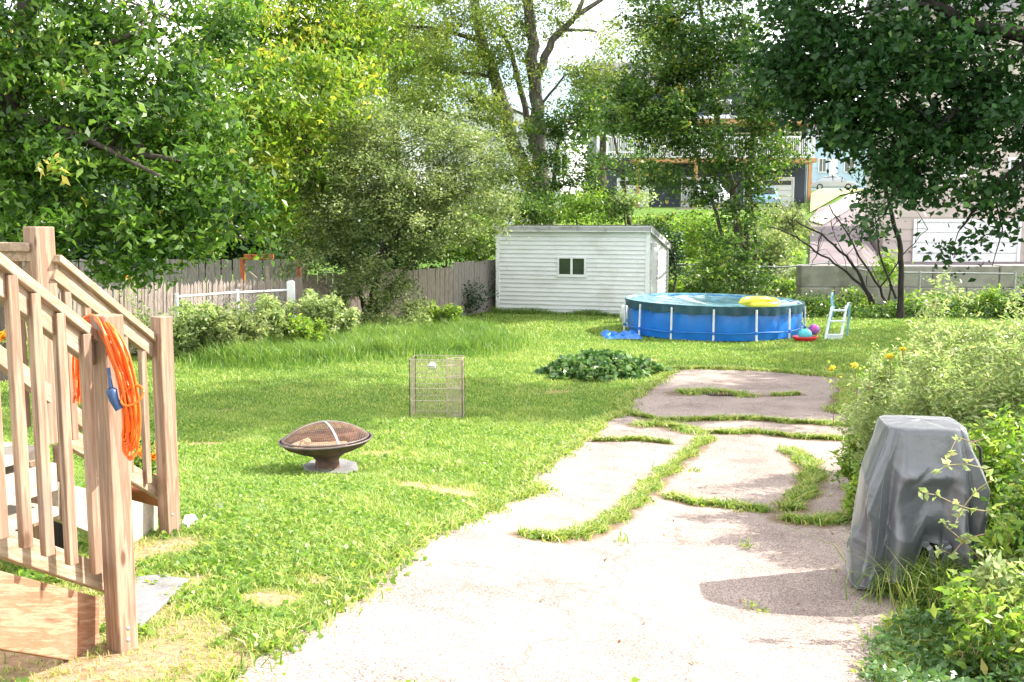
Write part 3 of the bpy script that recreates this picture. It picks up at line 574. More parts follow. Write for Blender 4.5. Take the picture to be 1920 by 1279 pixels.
# clump of slim trunks in front of the dark house
b = G(1388, 566)
tree('box_elder_tree', 'many stemmed green tree between shed and bare branches before the dark house', 'tree', b,
     [([b, P(1385, 460, b.y), P(1378, 380, b.y), P(1350, 250, b.y), P(1325, 110, b.y), P(1310, 0, b.y)], .15, .05), ([b+Vector((.15, .1, 0)), P(1400, 460, b.y), P(1402, 340, b.y), P(1420, 200, b.y), P(1425, 80, b.y)], .11, .04),
      ([b+Vector((-.2, .1, 0)), P(1362, 470, b.y), P(1340, 390, b.y), P(1320, 330, b.y), P(1280, 220, b.y), P(1250, 120, b.y)], .07, .025), ([b+Vector((.3, 0, 0)), P(1418, 470, b.y), P(1410, 380, b.y), P(1390, 300, b.y), P(1440, 180, b.y)], .06, .025)],
     [B(1270, 120, 26.5, 95, 90, 1.6), B(1215, 230, 26, 80, 60, 1.4), B(1370, 110, 26.5, 110, 90, 1.7), B(1425, 240, 26.5, 55, 90, 1.1, .75), B(1300, 250, 26.2, 70, 50, 1.2, .8), B(1225, 330, 26, 50, 30, .9, .9), B(1370, 455, 26, 60, 50, .9, .75), B(1380, 520, 25.9, 70, 35, .8, .9), B(1250, 30, 26.8, 110, 60, 1.8, .8), B(1330, 300, 26.2, 60, 40, 1, .55), B(1400, 380, 26.4, 50, 45, .8, .5), B(1370, -40, 27, 200, 60, 2.5), B(1300, 360, 26, 50, 35, .7, .9), B(1410, 340, 26, 50, 45, .7, .9), B(1465, 280, 26.4, 45, 45, .8, .6), B(1270, 200, 26.4, 100, 70, 1.4), B(1450, 180, 26.6, 70, 60, 1.2), B(1180, 180, 26.4, 60, 60, 1)],
     M['leaf_mid'], .10, .055, cover=3.6, rc=.32, seed=16)
# the dark shaded crown hanging in from the right
b = Vector((9.0, 13.6, gzs(9.0, 13.6)))
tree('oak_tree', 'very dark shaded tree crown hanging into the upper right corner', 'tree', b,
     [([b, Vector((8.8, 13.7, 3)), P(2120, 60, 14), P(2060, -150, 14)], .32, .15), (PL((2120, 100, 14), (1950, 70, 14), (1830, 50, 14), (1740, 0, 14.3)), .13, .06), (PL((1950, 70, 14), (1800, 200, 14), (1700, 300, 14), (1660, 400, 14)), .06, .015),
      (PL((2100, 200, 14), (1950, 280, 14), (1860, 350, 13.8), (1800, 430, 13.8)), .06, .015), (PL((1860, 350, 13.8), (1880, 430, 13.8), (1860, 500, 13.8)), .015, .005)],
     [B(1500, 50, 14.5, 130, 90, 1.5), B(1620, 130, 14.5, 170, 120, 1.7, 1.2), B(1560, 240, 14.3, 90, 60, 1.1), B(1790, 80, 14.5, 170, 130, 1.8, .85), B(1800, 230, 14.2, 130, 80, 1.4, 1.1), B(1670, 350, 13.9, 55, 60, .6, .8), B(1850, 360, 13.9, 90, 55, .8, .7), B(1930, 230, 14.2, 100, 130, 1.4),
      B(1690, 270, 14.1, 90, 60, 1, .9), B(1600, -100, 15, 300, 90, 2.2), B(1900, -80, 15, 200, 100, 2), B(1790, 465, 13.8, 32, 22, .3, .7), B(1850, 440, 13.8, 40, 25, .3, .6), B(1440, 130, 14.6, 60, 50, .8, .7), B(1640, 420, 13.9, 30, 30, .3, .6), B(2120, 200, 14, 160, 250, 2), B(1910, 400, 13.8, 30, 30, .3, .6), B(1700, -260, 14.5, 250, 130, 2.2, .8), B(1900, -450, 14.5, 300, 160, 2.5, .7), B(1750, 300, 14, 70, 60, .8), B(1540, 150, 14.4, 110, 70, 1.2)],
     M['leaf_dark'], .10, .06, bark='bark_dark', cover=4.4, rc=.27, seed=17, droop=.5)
b = G(1688, 598)
tree('slender_tree', 'slim dark trunked tree standing alone before the block wall', 'tree', b,
     [([b, P(1690, 520, b.y), P(1688, 460, b.y), P(1672, 400, b.y), P(1655, 330, b.y), P(1640, 270, b.y)], .085, .03), (PL((1680, 560, b.y), (1650, 480, b.y-.2), (1640, 400, b.y-.2)), .03, .012)],
     [B(1655, 330, 24, 60, 50, .9, .8), B(1640, 400, 24, 45, 40, .6, .7), B(1690, 260, 24, 70, 50, 1, .9), B(1720, 370, 24, 25, 20, .4, .5)], M['leaf_dark'], .10, .055, bark='bark_dark', cover=2.2, rc=.28, seed=18)
# bare leaning branches beside it
def bare():
    b = G(1655, 592); root = empty('bare_tree', b, 'leafless dark branches leaning left over the lawn edge', 'tree'); mb = MB(); rg = random.Random(4)
    for pts, r0 in ((((1650, 592), (1615, 520), (1585, 480), (1540, 440), (1490, 412)), .05), (((1672, 595), (1650, 540), (1610, 480), (1590, 440), (1555, 385)), .04), (((1640, 590), (1625, 545), (1575, 500), (1530, 470), (1485, 440), (1440, 425)), .04),
                    (((1540, 440), (1530, 480), (1520, 500)), .015), (((1590, 440), (1640, 400), (1660, 395)), .012), (((1650, 540), (1690, 480), (1740, 430)), .02), (((1585, 480), (1560, 430), (1575, 400)), .012), (((1500, 450), (1480, 420), (1470, 395)), .012)):
        pp = [P(x, y, b.y+.3) for x, y in pts]; pp[0].z = max(pp[0].z-.1, b.z-.1) if r0 > .03 else pp[0].z; fine = []
        for q, w in zip(pp, pp[1:]):
            for j in range(4): fine.append(q.lerp(w, j/4)+Vector((rg.uniform(-1, 1), rg.uniform(-1, 1), rg.uniform(-1, 1)))*.025)
        fine.append(pp[-1]); mb.tube(fine, [r0*(1-.7*i/len(fine)) for i in range(len(fine))], 6)
        for k in range(7):
            q = fine[rg.randrange(2, len(fine))]; e = q+Vector((rg.uniform(-.5, .3), rg.uniform(-.3, .3), rg.uniform(-.1, .7))); mb.tube(curve(q, e, .2, rg, 4), [.01, .008, .006, .003], 4)
    mb.build('branches', M['bark_dark'], root)
bare()
# thin twigs hanging out of the right crown in front of the garage doors
def bush(name, label, cat, px, py, Y, rpx, rpy, mat, L=.09, Wd=.05, seed=1, cover=3, group=None, nb=3, rc=.25, ry=None):
    c = P(px, py, Y); b = Vector((c.x, Y, gzs(c.x, Y))); rg = random.Random(seed); bl = []
    rx = rpx*Y/F; rz = rpy*Y/F
    for k in range(nb):
        o = Vector((rg.uniform(-.5, .5)*rx, rg.uniform(-.3, .3)*rx, rg.uniform(-.45, .4)*rz)) if k else Vector((0, 0, 0))
        s = 1 if k == 0 else rg.uniform(.5, .75); bl.append((c+o, rx*s, rz*s, (ry or min(rx, 1.5))*s, 1))
    return tree(name, label, cat, b, [([b, b.lerp(c, .5)+Vector((.1, 0, 0)), c], .04, .02)], bl, mat, L, Wd, cover=cover, rc=rc, seed=seed, group=group, limb=.02, twig=.006, partn=('stem', 'foliage'))
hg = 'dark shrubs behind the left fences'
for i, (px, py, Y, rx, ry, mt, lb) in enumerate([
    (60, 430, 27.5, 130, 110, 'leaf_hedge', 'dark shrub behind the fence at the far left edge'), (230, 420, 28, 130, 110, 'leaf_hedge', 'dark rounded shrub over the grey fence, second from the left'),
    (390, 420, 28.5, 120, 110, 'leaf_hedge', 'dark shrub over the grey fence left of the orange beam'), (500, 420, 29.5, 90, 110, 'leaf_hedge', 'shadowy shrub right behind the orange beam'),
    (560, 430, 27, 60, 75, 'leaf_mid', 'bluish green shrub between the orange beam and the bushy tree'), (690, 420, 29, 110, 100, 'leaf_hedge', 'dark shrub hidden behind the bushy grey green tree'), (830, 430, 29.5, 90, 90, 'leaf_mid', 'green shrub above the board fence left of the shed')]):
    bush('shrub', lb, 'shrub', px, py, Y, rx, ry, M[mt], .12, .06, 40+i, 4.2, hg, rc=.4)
bg_ = 'bushes around the shed'
for i, (px, py, Y, rx, ry, mt, lb) in enumerate([
    (900, 545, 26.8, 28, 45, 'leaf_hedge', 'dark ivy bush against the left side of the shed'), (985, 400, 31, 60, 40, 'leaf_mid', 'leafy bush rising behind the left end of the shed roof'),
    (1080, 395, 31.5, 60, 38, 'leaf_bright', 'sunny bush behind the middle of the shed roof'), (1170, 385, 32, 45, 32, 'leaf_weed', 'pale bush behind the right end of the shed roof'),
    (1262, 470, 28.7, 24, 50, 'leaf_hedge', 'dark narrow vine bush at the shed back corner'), (1320, 440, 34, 60, 40, 'leaf_bright', 'sunlit bush on the bank right of the shed'), (1230, 425, 36, 40, 28, 'leaf_mid', 'green bush on the bank above the shed corner'),
    (1325, 530, 27, 40, 38, 'leaf_mid', 'green bush behind the pool next to the chain link fence'), (890, 450, 27.5, 60, 60, 'leaf_bright', 'yellow green bush left of the shed roof'), (1430, 480, 30, 60, 60, 'leaf_olive', 'greyish bush right of the slim trunks'), (1465, 425, 33, 50, 45, 'leaf_olive', 'grey twiggy bush below the deck post')]):
    bush('bush', lb, 'bush', px, py, Y, rx, ry, M[mt], .09, .05, 60+i, 2.4, bg_, rc=.3)
wg = 'low bushes along the block wall'
for i, (px, py, Y, rx, ry, mt, lb) in enumerate([
    (1450, 572, 26, 60, 24, 'leaf_olive', 'olive bush right behind the pool'), (1545, 580, 25.8, 60, 20, 'leaf_mid', 'low bush behind the pool ladder'), (1600, 570, 26, 30, 28, 'leaf_bright', 'bright bush between the bare branches'), (1725, 572, 25.6, 50, 28, 'leaf_bright', 'bright green bush right of the slim dark trunk'),
    (1790, 580, 25.6, 45, 20, 'leaf_mid', 'dull bush below the middle of the block wall'), (1850, 568, 25.4, 40, 28, 'leaf_bright', 'bright bush below the right part of the block wall'), (1910, 575, 25, 35, 28, 'leaf_mid', 'dark green bush at the right edge below the wall'),
    (1665, 500, 26.5, 16, 45, 'leaf_bright', 'narrow bright sapling in front of the block wall'), (1960, 540, 24.6, 40, 50, 'leaf_mid', 'bush past the right edge below the wall')]):
    bush('low_bush', lb, 'bush', px, py, Y, rx, ry, M[mt], .085, .045, 90+i, 2.4, wg, rc=.22)
# far trees closing the view
fg = 'far trees on the skyline'
for i, (px, py, Y, rx, ry, mt, lb) in enumerate([
    (-60, 200, 60, 200, 200, 'leaf_mid', 'far tree showing through gaps at the left edge'), (190, 330, 58, 150, 150, 'leaf_mid', 'far tree seen through the big left tree'), (400, 300, 62, 150, 120, 'leaf_fine', 'far light green tree seen through the left crowns'), (600, 250, 55, 130, 150, 'leaf_fine', 'far tree behind the yellow green crown'),
    (740, 110, 58, 120, 120, 'leaf_fine', 'far light green tree above the bushy tree'), (1130, 220, 62, 70, 60, 'leaf_mid', 'far tree right of the forked trunks against the sky'), (1230, 150, 95, 90, 60, 'leaf_fine', 'far pale tree behind the dark house roof')]):
    Yg = Y; c = P(px, py, Y); b = Vector((c.x, Y, gzs(c.x, Y)))
    bl = [B(px, py, Y, rx, ry, 4), B(px-rx*.5, py+ry*.5, Y, rx*.6, ry*.5, 3), B(px+rx*.5, py+ry*.4, Y-1, rx*.6, ry*.5, 3), B(px+rx*.2, py-ry*.6, Y, rx*.5, ry*.4, 3)]
    tree('broadleaf_tree', lb, 'tree', b, [([b, b.lerp(c, .6), c], .3, .15)], bl, M[mt], .26, .14, cover=1.7, rc=.8, seed=120+i, group=fg, limb=.1, twig=.03)
# trees standing out of view to the right that shade the lawn
for i, (x, y, r, h) in enumerate([(13.5, 17.5, 3.0, 7.5), (16.5, 22.5, 3.2, 8.0)]):
    b = Vector((x, y, gzs(x, y)))
    tree('yard_tree', ('round tree just outside the right edge', 'taller round tree outside the right edge, farther back')[i], 'tree', b, [([b, b+Vector((.1, 0, h*.5)), b+Vector((0, .1, h*.8))], .25, .1)],
         [(b+Vector((0, 0, h*.8)), r, r*.8, r, 1), (b+Vector((-1.6, .5, h*.6)), r*.7, r*.5, r*.7, 1), (b+Vector((1, -1, h)), r*.7, r*.5, r*.7, 1)], M['leaf_mid'], .16, .09, cover=2.2, rc=.5, seed=150+i)

# ---------------------------------------------------------------- weeds and climbing plants
def weed(name, label, px, py, Y, top, spread, mat, n=7, L=.05, Wd=.012, seed=1, group=None, dens=90, lean=.25, cat='weed', stemr=.005, gp=None):
    c = P(px, py, Y); b = gp or Vector((c.x, Y, gzs(c.x, Y))); H = P(px, top, Y).z-b.z; rg = random.Random(seed); rng = np.random.default_rng(seed)
    root = empty(name, b, label, cat, group); mb = MB(); Cs = []
    for k in range(n):
        a = rg.uniform(0, 6.28); h = H*rg.uniform(.6, 1); s = spread*rg.uniform(.2, 1); p0 = b+Vector((math.cos(a), math.sin(a), 0))*.08
        p1 = b+Vector((math.cos(a)*s, math.sin(a)*s, h)); pts = curve(p0, p1, .12, rg, 7); mb.tube(pts, [stemr*(1-.1*i) for i in range(7)], 4, False)
        for j in range(int(16*h/1.2)+5):
            t = rg.uniform(.15, 1); i = min(5, int(t*6)); q = pts[i].lerp(pts[i+1], t*6-i); al = rg.uniform(0, 6.28); bl = (.12+.30*(1-t))*rg.uniform(.5, 1.1)*min(1, h)
            e = q+Vector((math.cos(al)*bl, math.sin(al)*bl, bl*rg.uniform(.2, 1.1))); mb.tube([q, q.lerp(e, .5)+Vector((0, 0, .02)), e], [stemr*.4, stemr*.3, stemr*.2], 3, False)
            m = max(3, int(dens*bl)); tt = rng.uniform(.1, 1, m)[:, None]; Cs.append(np.array(q)*(1-tt)+np.array(e)*tt+rng.normal(0, .018+L*.25, (m, 3)))
    C = np.concatenate(Cs); V, f = leaves(C, L, Wd, rng, -.2, .3, .5)
    mb.build('stems', M['leaf_stem'], root); npmesh('foliage', V, f, mat, root, rng.beta(2, 2, len(C)))
    return root
M['leaf_stem'] = plain('leaf_stem', (.20, .22, .08), (.28, .18, .10), 12, .7, bump=0)
wp = 'tall feathery weeds behind the covered grill'
for i, (px, py, Y, top, spd, lb) in enumerate([
    (1800, 760, 7.6, 535, .42, 'tallest feathery pale weed behind the covered grill'), (1730, 770, 8.0, 595, .35, 'feathery weed left of the tallest one, above the grill top'), (1860, 780, 7.2, 560, .40, 'feathery weed right of the tallest one'),
    (1910, 790, 6.6, 600, .35, 'pale weed at the right edge beside the tall ones'), (1680, 790, 7.6, 680, .28, 'short wispy weed over the left shoulder of the grill'), (1830, 820, 6.8, 620, .38, 'dense pale weed right behind the grill top'),
    (1765, 800, 7.0, 680, .34, 'middle height weed directly behind the grill top'), (1960, 740, 7.4, 560, .5, 'tall weed cut by the right edge'), (1650, 760, 8.6, 670, .12, 'thin dry weed with reddish stem next to the driveway end')]):
    weed('feathery_weed', lb, px, py, Y, top, spd, M['leaf_weed'], 14, .042, .013, 200+i, wp, 230)
wl = 'leafy weeds beside the covered grill'
for i, (px, Y, top, spd, mt, lb) in enumerate([
    (1890, 5.9, 760, .32, 'leaf_bright', 'bright leafy weed right of the grill cover top'), (1925, 5.4, 900, .22, 'leaf_bright', 'yellow green weed touching the right side of the grill cover'), (1910, 4.9, 980, .22, 'leaf_bright', 'leafy weed below the right side of the grill'),
    (1930, 4.6, 1040, .25, 'leaf_weed', 'pale weed at the right edge level with the grill hem'), (1900, 4.3, 1120, .28, 'leaf_bright', 'bright weed in the lower right corner'), (1960, 5.0, 860, .4, 'leaf_mid', 'bushy weed cut by the right edge'), (1625, 7.0, 880, .12, 'leaf_bright', 'small weed left of the grill cover at the crack'),
    (1610, 8.1, 810, .12, 'leaf_bright', 'low reddish weed on the driveway edge left of the grill'), (1860, 4.2, 1190, .16, 'leaf_mid', 'low green weed near the bottom edge by the driveway')]):
    weed('leafy_weed', lb, px, 1000, Y, top, spd, M[mt], 12, .055, .021, 230+i, wl, 210)
wf = 'weeds growing against the picket fence'
for i, (px, py, top, spd, mt, lb) in enumerate([
    (345, 672, 600, .5, 'leaf_weed', 'pale weed right of the stair post at the fence'), (400, 668, 575, .5, 'leaf_weed', 'pale green weed, second along the picket fence'), (455, 668, 580, .45, 'leaf_olive', 'dark brownish weed against the picket fence'), (430, 672, 600, .4, 'leaf_olive', 'lower brownish weed clump beside the dark one'),
    (515, 655, 560, .4, 'leaf_weed', 'weed left of the white fence post'), (600, 650, 545, .45, 'leaf_weed', 'pale tall weed right of the white fence post'), (640, 645, 580, .35, 'leaf_weed', 'lower pale weed left of the bushy tree'), (835, 622, 570, .4, 'leaf_bright', 'yellowish weed at the end of the tall grass'), (775, 630, 590, .4, 'leaf_weed', 'pale weed right of the bushy tree trunk'),
    (570, 660, 600, .4, 'leaf_bright', 'bright weed at the foot of the white post')]):
    g_ = G(px, py); weed('fence_weed', lb, px, py, g_.y, top, spd, M[mt], 15, .085, .034, 260+i, wf, 230, gp=g_)
for i, (px, py, rx, ry, mt, lb) in enumerate([(425, 610, 50, 60, 'leaf_olive', 'big brownish green weed heap swallowing the left end of the pickets'), (350, 620, 55, 65, 'leaf_weed', 'pale weed heap beside the far stair post'), (610, 600, 42, 50, 'leaf_weed', 'silvery weed heap right of the white post'), (250, 620, 60, 60, 'leaf_olive', 'weeds seen between the stair balusters'), (870, 560, 40, 40, 'leaf_hedge', 'dark ivy climbing the shaded board fence'), (800, 590, 40, 30, 'leaf_weed', 'pale weeds at the foot of the board fence')]):
    g_ = G(px, min(675, py+ry*.8)); bush('weed_heap', lb, 'weeds', px, py, g_.y, rx, ry, M[mt], .075, .032, 300+i, 1.3, 'weed heaps against the fences', rc=.3)
# long arching grass and low ground cover at the foot of the grill
def foot_cover():
    rng = np.random.default_rng(9); n = 2600; c = G(1790, 1120); X = c.x+rng.normal(0, .20, n); Y = c.y+rng.normal(0, .16, n)
    tag(bladeobj('arching_grass', X, Y, gz(X, Y), rng.uniform(.15, .38, n), rng.uniform(.005, .009, n), rng.uniform(.2, .95, n), M['grass_tall'], rng, .7), 'long arching grass tuft at the foot of the covered grill', 'grass tuft')
    poly = pxpoly([(1610, 1279), (1640, 1215), (1700, 1180), (1680, 1130), (1750, 1100), (1900, 1090), (2050, 1100), (2050, 1279)])+[(2.6, 2.2), (1.3, 2.4)]
    xs = [p[0] for p in poly]; ys = [p[1] for p in poly]; n = 26000; X = rng.uniform(min(xs), max(xs), n); Y = rng.uniform(min(ys), max(ys), n); k = inpoly(X, Y, poly); X, Y = X[k], Y[k]
    C = np.stack([X, Y, gz(X, Y)+rng.uniform(.01, .13, len(X))*fnoise(X, Y, 4)*1.6], 1); V, q = leaves(C, .034, .02, rng, -.1, .9)
    tag(npmesh('ground_ivy', V, q, M['leaf_hedge2'], None, rng.beta(2, 2, len(X))), 'low creeping green ground cover in the lower right corner', 'ground cover', kind='stuff')
    # strip of undergrowth behind the grill and along the far lawn edge
    poly = pxpoly([(1690, 800), (1730, 770), (1850, 740), (2100, 720), (2150, 1000), (1900, 1060), (1860, 960), (1700, 900)]); xs = [p[0] for p in poly]; ys = [p[1] for p in poly]; n = 45000
    X = rng.uniform(min(xs), max(xs), n); Y = rng.uniform(min(ys), max(ys), n); k = inpoly(X, Y, poly); X, Y = X[k], Y[k]; C = np.stack([X, Y, gz(X, Y)+rng.uniform(.01, .5, len(X))*fnoise(X, Y, 2.5)], 1)
    V, q = leaves(C, .05, .024, rng, -.1, .6); tag(npmesh('undergrowth', V, q, M['leaf_weed'], None, rng.beta(2, 2.4, len(X))), 'knee high tangled undergrowth behind the covered grill', 'undergrowth', kind='stuff')
    n = 60000; X = rng.uniform(4.5, 14.5, n); Y = 25.6-.02*X+rng.normal(0, .35, n); C = np.stack([X, Y, gz(X, Y)+np.abs(rng.normal(0, .15, n))*(.3+fnoise(X, Y, 1.5))], 1)
    V, q = leaves(C, .09, .045, rng, 0, .5); tag(npmesh('border_plants', V, q, M['leaf_mid'], None, rng.beta(2, 2.4, n)), 'low mixed green plants along the far edge of the lawn', 'undergrowth', kind='stuff')
    # green cover of the bank and yards beyond the fences
    n = 90000; Y = rng.uniform(29, 50, n); X = rng.uniform(.02, .285, n)*Y; k = fnoise(X, Y, .8) > .42; X, Y = X[k], Y[k]; C = np.stack([X, Y, gz(X, Y)+rng.uniform(0, .5, len(X))], 1)
    V, q = leaves(C, .16, .09, rng, 0, .5); tag(npmesh('bank_plants', V, q, M['leaf_bright'], None, rng.beta(2, 2.4, len(X))), 'patchy green growth on the sloping bank below the dark house', 'undergrowth', kind='stuff')
M['leaf_hedge2'] = leafmat('leaf_ground', [(0, (.04, .10, .03)), (.7, (.10, .20, .055)), (1, (.2, .3, .09))], .3)
foot_cover()
# mound of broad glossy leaves on the lawn
def mound():
    b = G(1125, 705); rng = np.random.default_rng(21); root = empty('leafy_plant', b, 'low mound of broad dark glossy leaves beside the driveway', 'plant')
    n = 2300; a = rng.uniform(0, 6.283, n); r = np.sqrt(rng.uniform(0, 1, n)); k = 1+.20*np.sin(a*3+1)+.14*np.sin(a*7)+.1*np.sin(a*13)
    x = .80*r*np.cos(a)*k; y = .62*r*np.sin(a)*k; z = .32*(1-r**2.2)*rng.uniform(.45, 1.05, n)+rng.uniform(.02, .07, n)
    x += -.12*(r > .5)*rng.uniform(0, 1, n)
    C = np.stack([b.x+x, b.y+y, b.z+z], 1); V, q = leaves(C, .105, .075, rng, .25, .9, .45); npmesh('foliage', V, q, M['leaf_glossy'], root, rng.beta(2, 2, n))
    mb = MB(); rg = random.Random(5)
    for k in range(60):
        i = rg.randrange(n); mb.tube([b+Vector((x[i]*.4, y[i]*.4, 0)), b+Vector((x[i]*.8, y[i]*.8, z[i]*.7)), b+Vector((x[i], y[i], z[i]))], [.005, .004, .003], 4, False)
    mb.build('stems', M['leaf_stem'], root)
mound()
def flowers(name, label, pts, mat, r, cat='flower', group=None):
    for i, (p, lb) in enumerate(pts):
        root = empty(name, p, lb, cat, group); rng = np.random.default_rng(int(abs(p.x)*100)); mb = MB(); n = 22
        g_ = gzs(p.x, p.y); mb.tube([Vector((p.x+.03, p.y, max(g_, p.z-.5))), p.lerp(Vector((p.x, p.y, max(g_, p.z-.5))), .4)+Vector((.02, 0, 0)), p], .004, 4); mb.build('stem', M['leaf_stem'], root)
        a = rng.uniform(0, 6.28, n); C = np.array(p)+np.stack([np.cos(a)*r*.5, np.sin(a)*r*.5, rng.uniform(-.3, .3, n)*r], 1); V, q = leaves(C, r*1.0, r*.55, rng, 0, .2)
        npmesh('petals', V, q, mat, root, rng.uniform(0, 1, n))
        C = np.array(p)+rng.normal(0, r*1.3, (26, 3))-np.array([0, 0, r*1.6]); V, q = leaves(C, r*1.1, r*.5, rng, .2, .2); npmesh('foliage', V, q, M['leaf_bright'], root, rng.uniform(0, 1, 26))
flowers('squash_flower', '', [(P(1692, 655, 7.9), 'yellow blossom at the top of the weeds left of the feathery ones'), (P(1603, 685, 8.3), 'yellow blossom reaching out over the driveway end'), (P(1668, 668, 8.0), 'pale yellow blossom between two brighter ones'), (P(1560, 690, 8.5), 'small yellowish blossom farthest left over the driveway')], M['petal_yellow'], .035, group='yellow blossoms over the driveway end')
flowers('garden_flower', '', [(P(12, 628, 6.5), 'yellow flower left of the near stair balusters'), (P(233, 518, 15.5), 'orange yellow flower in front of the fence behind the stairs'), (P(250, 522, 15.6), 'orange flower beside the yellow one at the fence')], M['petal_orange'], .06, group='orange flowers behind the staircase')
flowers('pink_flower', '', [(P(44, 587, 5.2), 'small pink blossom between the near balusters')], M['leaf_pink'] if 'leaf_pink' in M else M['petal_pink'], .022)

# ---------------------------------------------------------------- wooden staircase
def Yn(px): return 3.5*1008/(1180-px)
def Yf(px): return 4.3*1084/(1180-px)
def Pn(px, py, d=0): return P(px, py, Yn(px)+d)
def Pf(px, py, d=0): return P(px, py, Yf(px)+d)
def plank(mb, pts, t, nrm):
    n = Vector(nrm).normalized()*t; return mb.prism(pts, n)
def staircase():
    b = G(228, 1216); root = empty('wooden_staircase', b, 'weathered wooden porch stairs with square balusters at the left edge', 'stairs')
    yaw = math.radians(-32)
    def post(top, bot, Y, w, name='post'):
        t = P(*top, Y); q = P(*bot, Y); m = MB(); zt = t.z; zb = min(q.z, gzs(q.x, q.y))-.03 if bot[1] > 950 else q.z
        m.rbox((t.x, Y, (zt+zb)/2), w, w, zt-zb, yaw)
        o = m.build(name, M['wood'], root, .005); return t, o, zb
    ta, pa, za = post((200, 590), (228, 1216), 3.5, .079); tb, pb, zb = post((302, 593), (306, 1000), 5.2, .080); tt, pt, _ = post((72, 425), (72, 830), 4.3, .090)
    # flared foot block and bolts on the near and the far post
    for (px, py, Y, po) in ((240, 1178, 3.5, pa), (240, 1200, 3.5, pa), (323, 965, 5.2, pb)):
        c = P(px, py, Y-.062); m = MB(); m.lathe((0, 0, 0), [(0.0, .006), (.007, .005), (.009, 0)], 10)
        Mx = Matrix.Rotation(yaw+math.pi/2, 3, 'Z')@Matrix.Rotation(math.pi/2, 3, 'X'); m.v = [tuple(c+Mx@Vector(v)) for v in m.v]; m.build('bolt', M['metal_grey'], po)
    # handrails : a flat cap over a narrower board
    for nm, f, a, q in (('handrail', Pn, (-190, 356), (172, 637)), ('handrail', Pf, (96, 484), (296, 648))):
        A, Q = f(*a), f(*q); m = MB(); m.bar(A, Q, .085, .034); m.bar(A-Vector((0, 0, .055)), Q-Vector((0, 0, .055)), .036, .074); m.build(nm, M['wood_rail'], root, .004)
    for f, a, q, h in ((Pn, (-170, 957), (208, 1090), .088), (Pf, (100, 805), (306, 924), .085), (Pf, (-20, 655), (160, 795), .07)):
        m = MB(); m.bar(f(*a), f(*q), .038, h); m.build('bottom_rail', M['wood_rail'], root, .004)
    # balusters
    def line(a, q, x): return a[1]+(q[1]-a[1])*(x-a[0])/(q[0]-a[0])
    for x0 in (-100, -50, 0, 44, 92, 142):
        t = Pn(x0, line((-190, 356), (172, 637), x0)+20); 
        # foot of the baluster meets the bottom rail straight below
        lo, hi = Pn(-170, 957), Pn(208, 1090); k = (t.y-lo.y)/(hi.y-lo.y); zb_ = lo.z+(hi.z-lo.z)*k
        m = MB(); m.rbox((t.x+.03, t.y, (t.z+zb_)/2), .032, .032, t.z-zb_+.03, yaw); m.build('baluster', M['wood'], root, .003)
    for x0 in (122, 160, 197, 230, 265):
        t = Pf(x0, line((96, 484), (296, 648), x0)+14); lo, hi = Pf(100, 805), Pf(306, 924); k = (t.y-lo.y)/(hi.y-lo.y); zb_ = lo.z+(hi.z-lo.z)*k
        m = MB(); m.rbox((t.x, t.y, (t.z+zb_)/2), .032, .032, t.z-zb_+.03, yaw); m.build('baluster', M['wood'], root, .003)
    # landing rail left of the tall post
    m = MB(); m.bar(P(-160, 462, 4.25), P(62, 463, 4.28), .085, .036); m.bar(P(-160, 478, 4.25), P(62, 479, 4.28), .036, .05); m.build('handrail', M['wood_rail'], root, .004)
    for x0 in (30, -30):
        m = MB(); t = P(x0, 480, 4.3); q = P(x0, 800, 4.3); m.rbox((t.x, 4.3, (t.z+q.z)/2), .032, .032, t.z-q.z, yaw); m.build('baluster', M['wood'], root, .003)
    # stringers
    m = MB(); plank(m, [Pn(-200, 1016), Pn(187, 1120), Pn(187, 1247), Pn(-200, 1186)], .04, (-1, .1, 0)); m.build('stringer', M['wood_board'], root, .004)
    m = MB(); plank(m, [Pf(110, 903), Pf(296, 950), Pf(296, 1008), Pf(240, 1026), Pf(110, 975)], .04, (-1, .1, 0)); m.build('stringer', M['wood_pale'], root, .004)
    # treads and risers of the upper flight
    w = Vector((-.43, -1, 0)).normalized(); dn = Vector((.92, -.39, 0)).normalized()
    for px, py, Y, L in ((92, 838, 4.35, 1.5), (104, 880, 4.30, 1.5), (110, 950, 4.25, 1.5)):
        c = P(px, py, Y); m = MB(); a = c; e = c+w*L; bk = -dn*.3
        m.prism([a, e, e+bk, a+bk], (0, 0, -.04)); m.build('tread', M['wood_pale'], root, .004)
    c = P(106, 868, 4.27); m = MB(); m.prism([c, c+w*1.5, c+w*1.5+Vector((0, 0, -.12)), c+Vector((0, 0, -.12))], -dn*.03); m.build('riser', M['wood_pale'], root, .003)
    m = MB(); q0, q1 = P(-120, 930, 4.75), P(118, 930, 4.75); m.box(q0.x, q1.x, 4.75, 4.78, .62, q1.z); m.build('shade_panel', M['bark_dark'], root)  # added dark panel, its colour stands in for the shaded void under the treads
    # short cleat post that carries the tread ends, and dark framing under the landing
    m = MB(); t = P(116, 838, 4.4); m.rbox((t.x, t.y, t.z-.16), .05, .06, .34, yaw); m.build('support_block', M['wood'], root, .003)
    m = MB(); q = P(70, 1010, 4.6); g0 = gzs(q.x, q.y); m.rbox((q.x, q.y, (g0+1.18)/2+.1), .09, .09, 1.15-g0+.1, yaw); m.build('post', M['wood'], root, .003)
    m = MB(); A = P(-260, 1130, 3.2); m.prism([Vector((-2.6, 2.4, .98)), Vector((-1.62, 2.5, .98)), Vector((-1.62, 1.3, .98)), Vector((-2.6, 1.3, .98))], (0, 0, .035)); m.build('platform', M['wood_pale'], root, .003)
staircase()

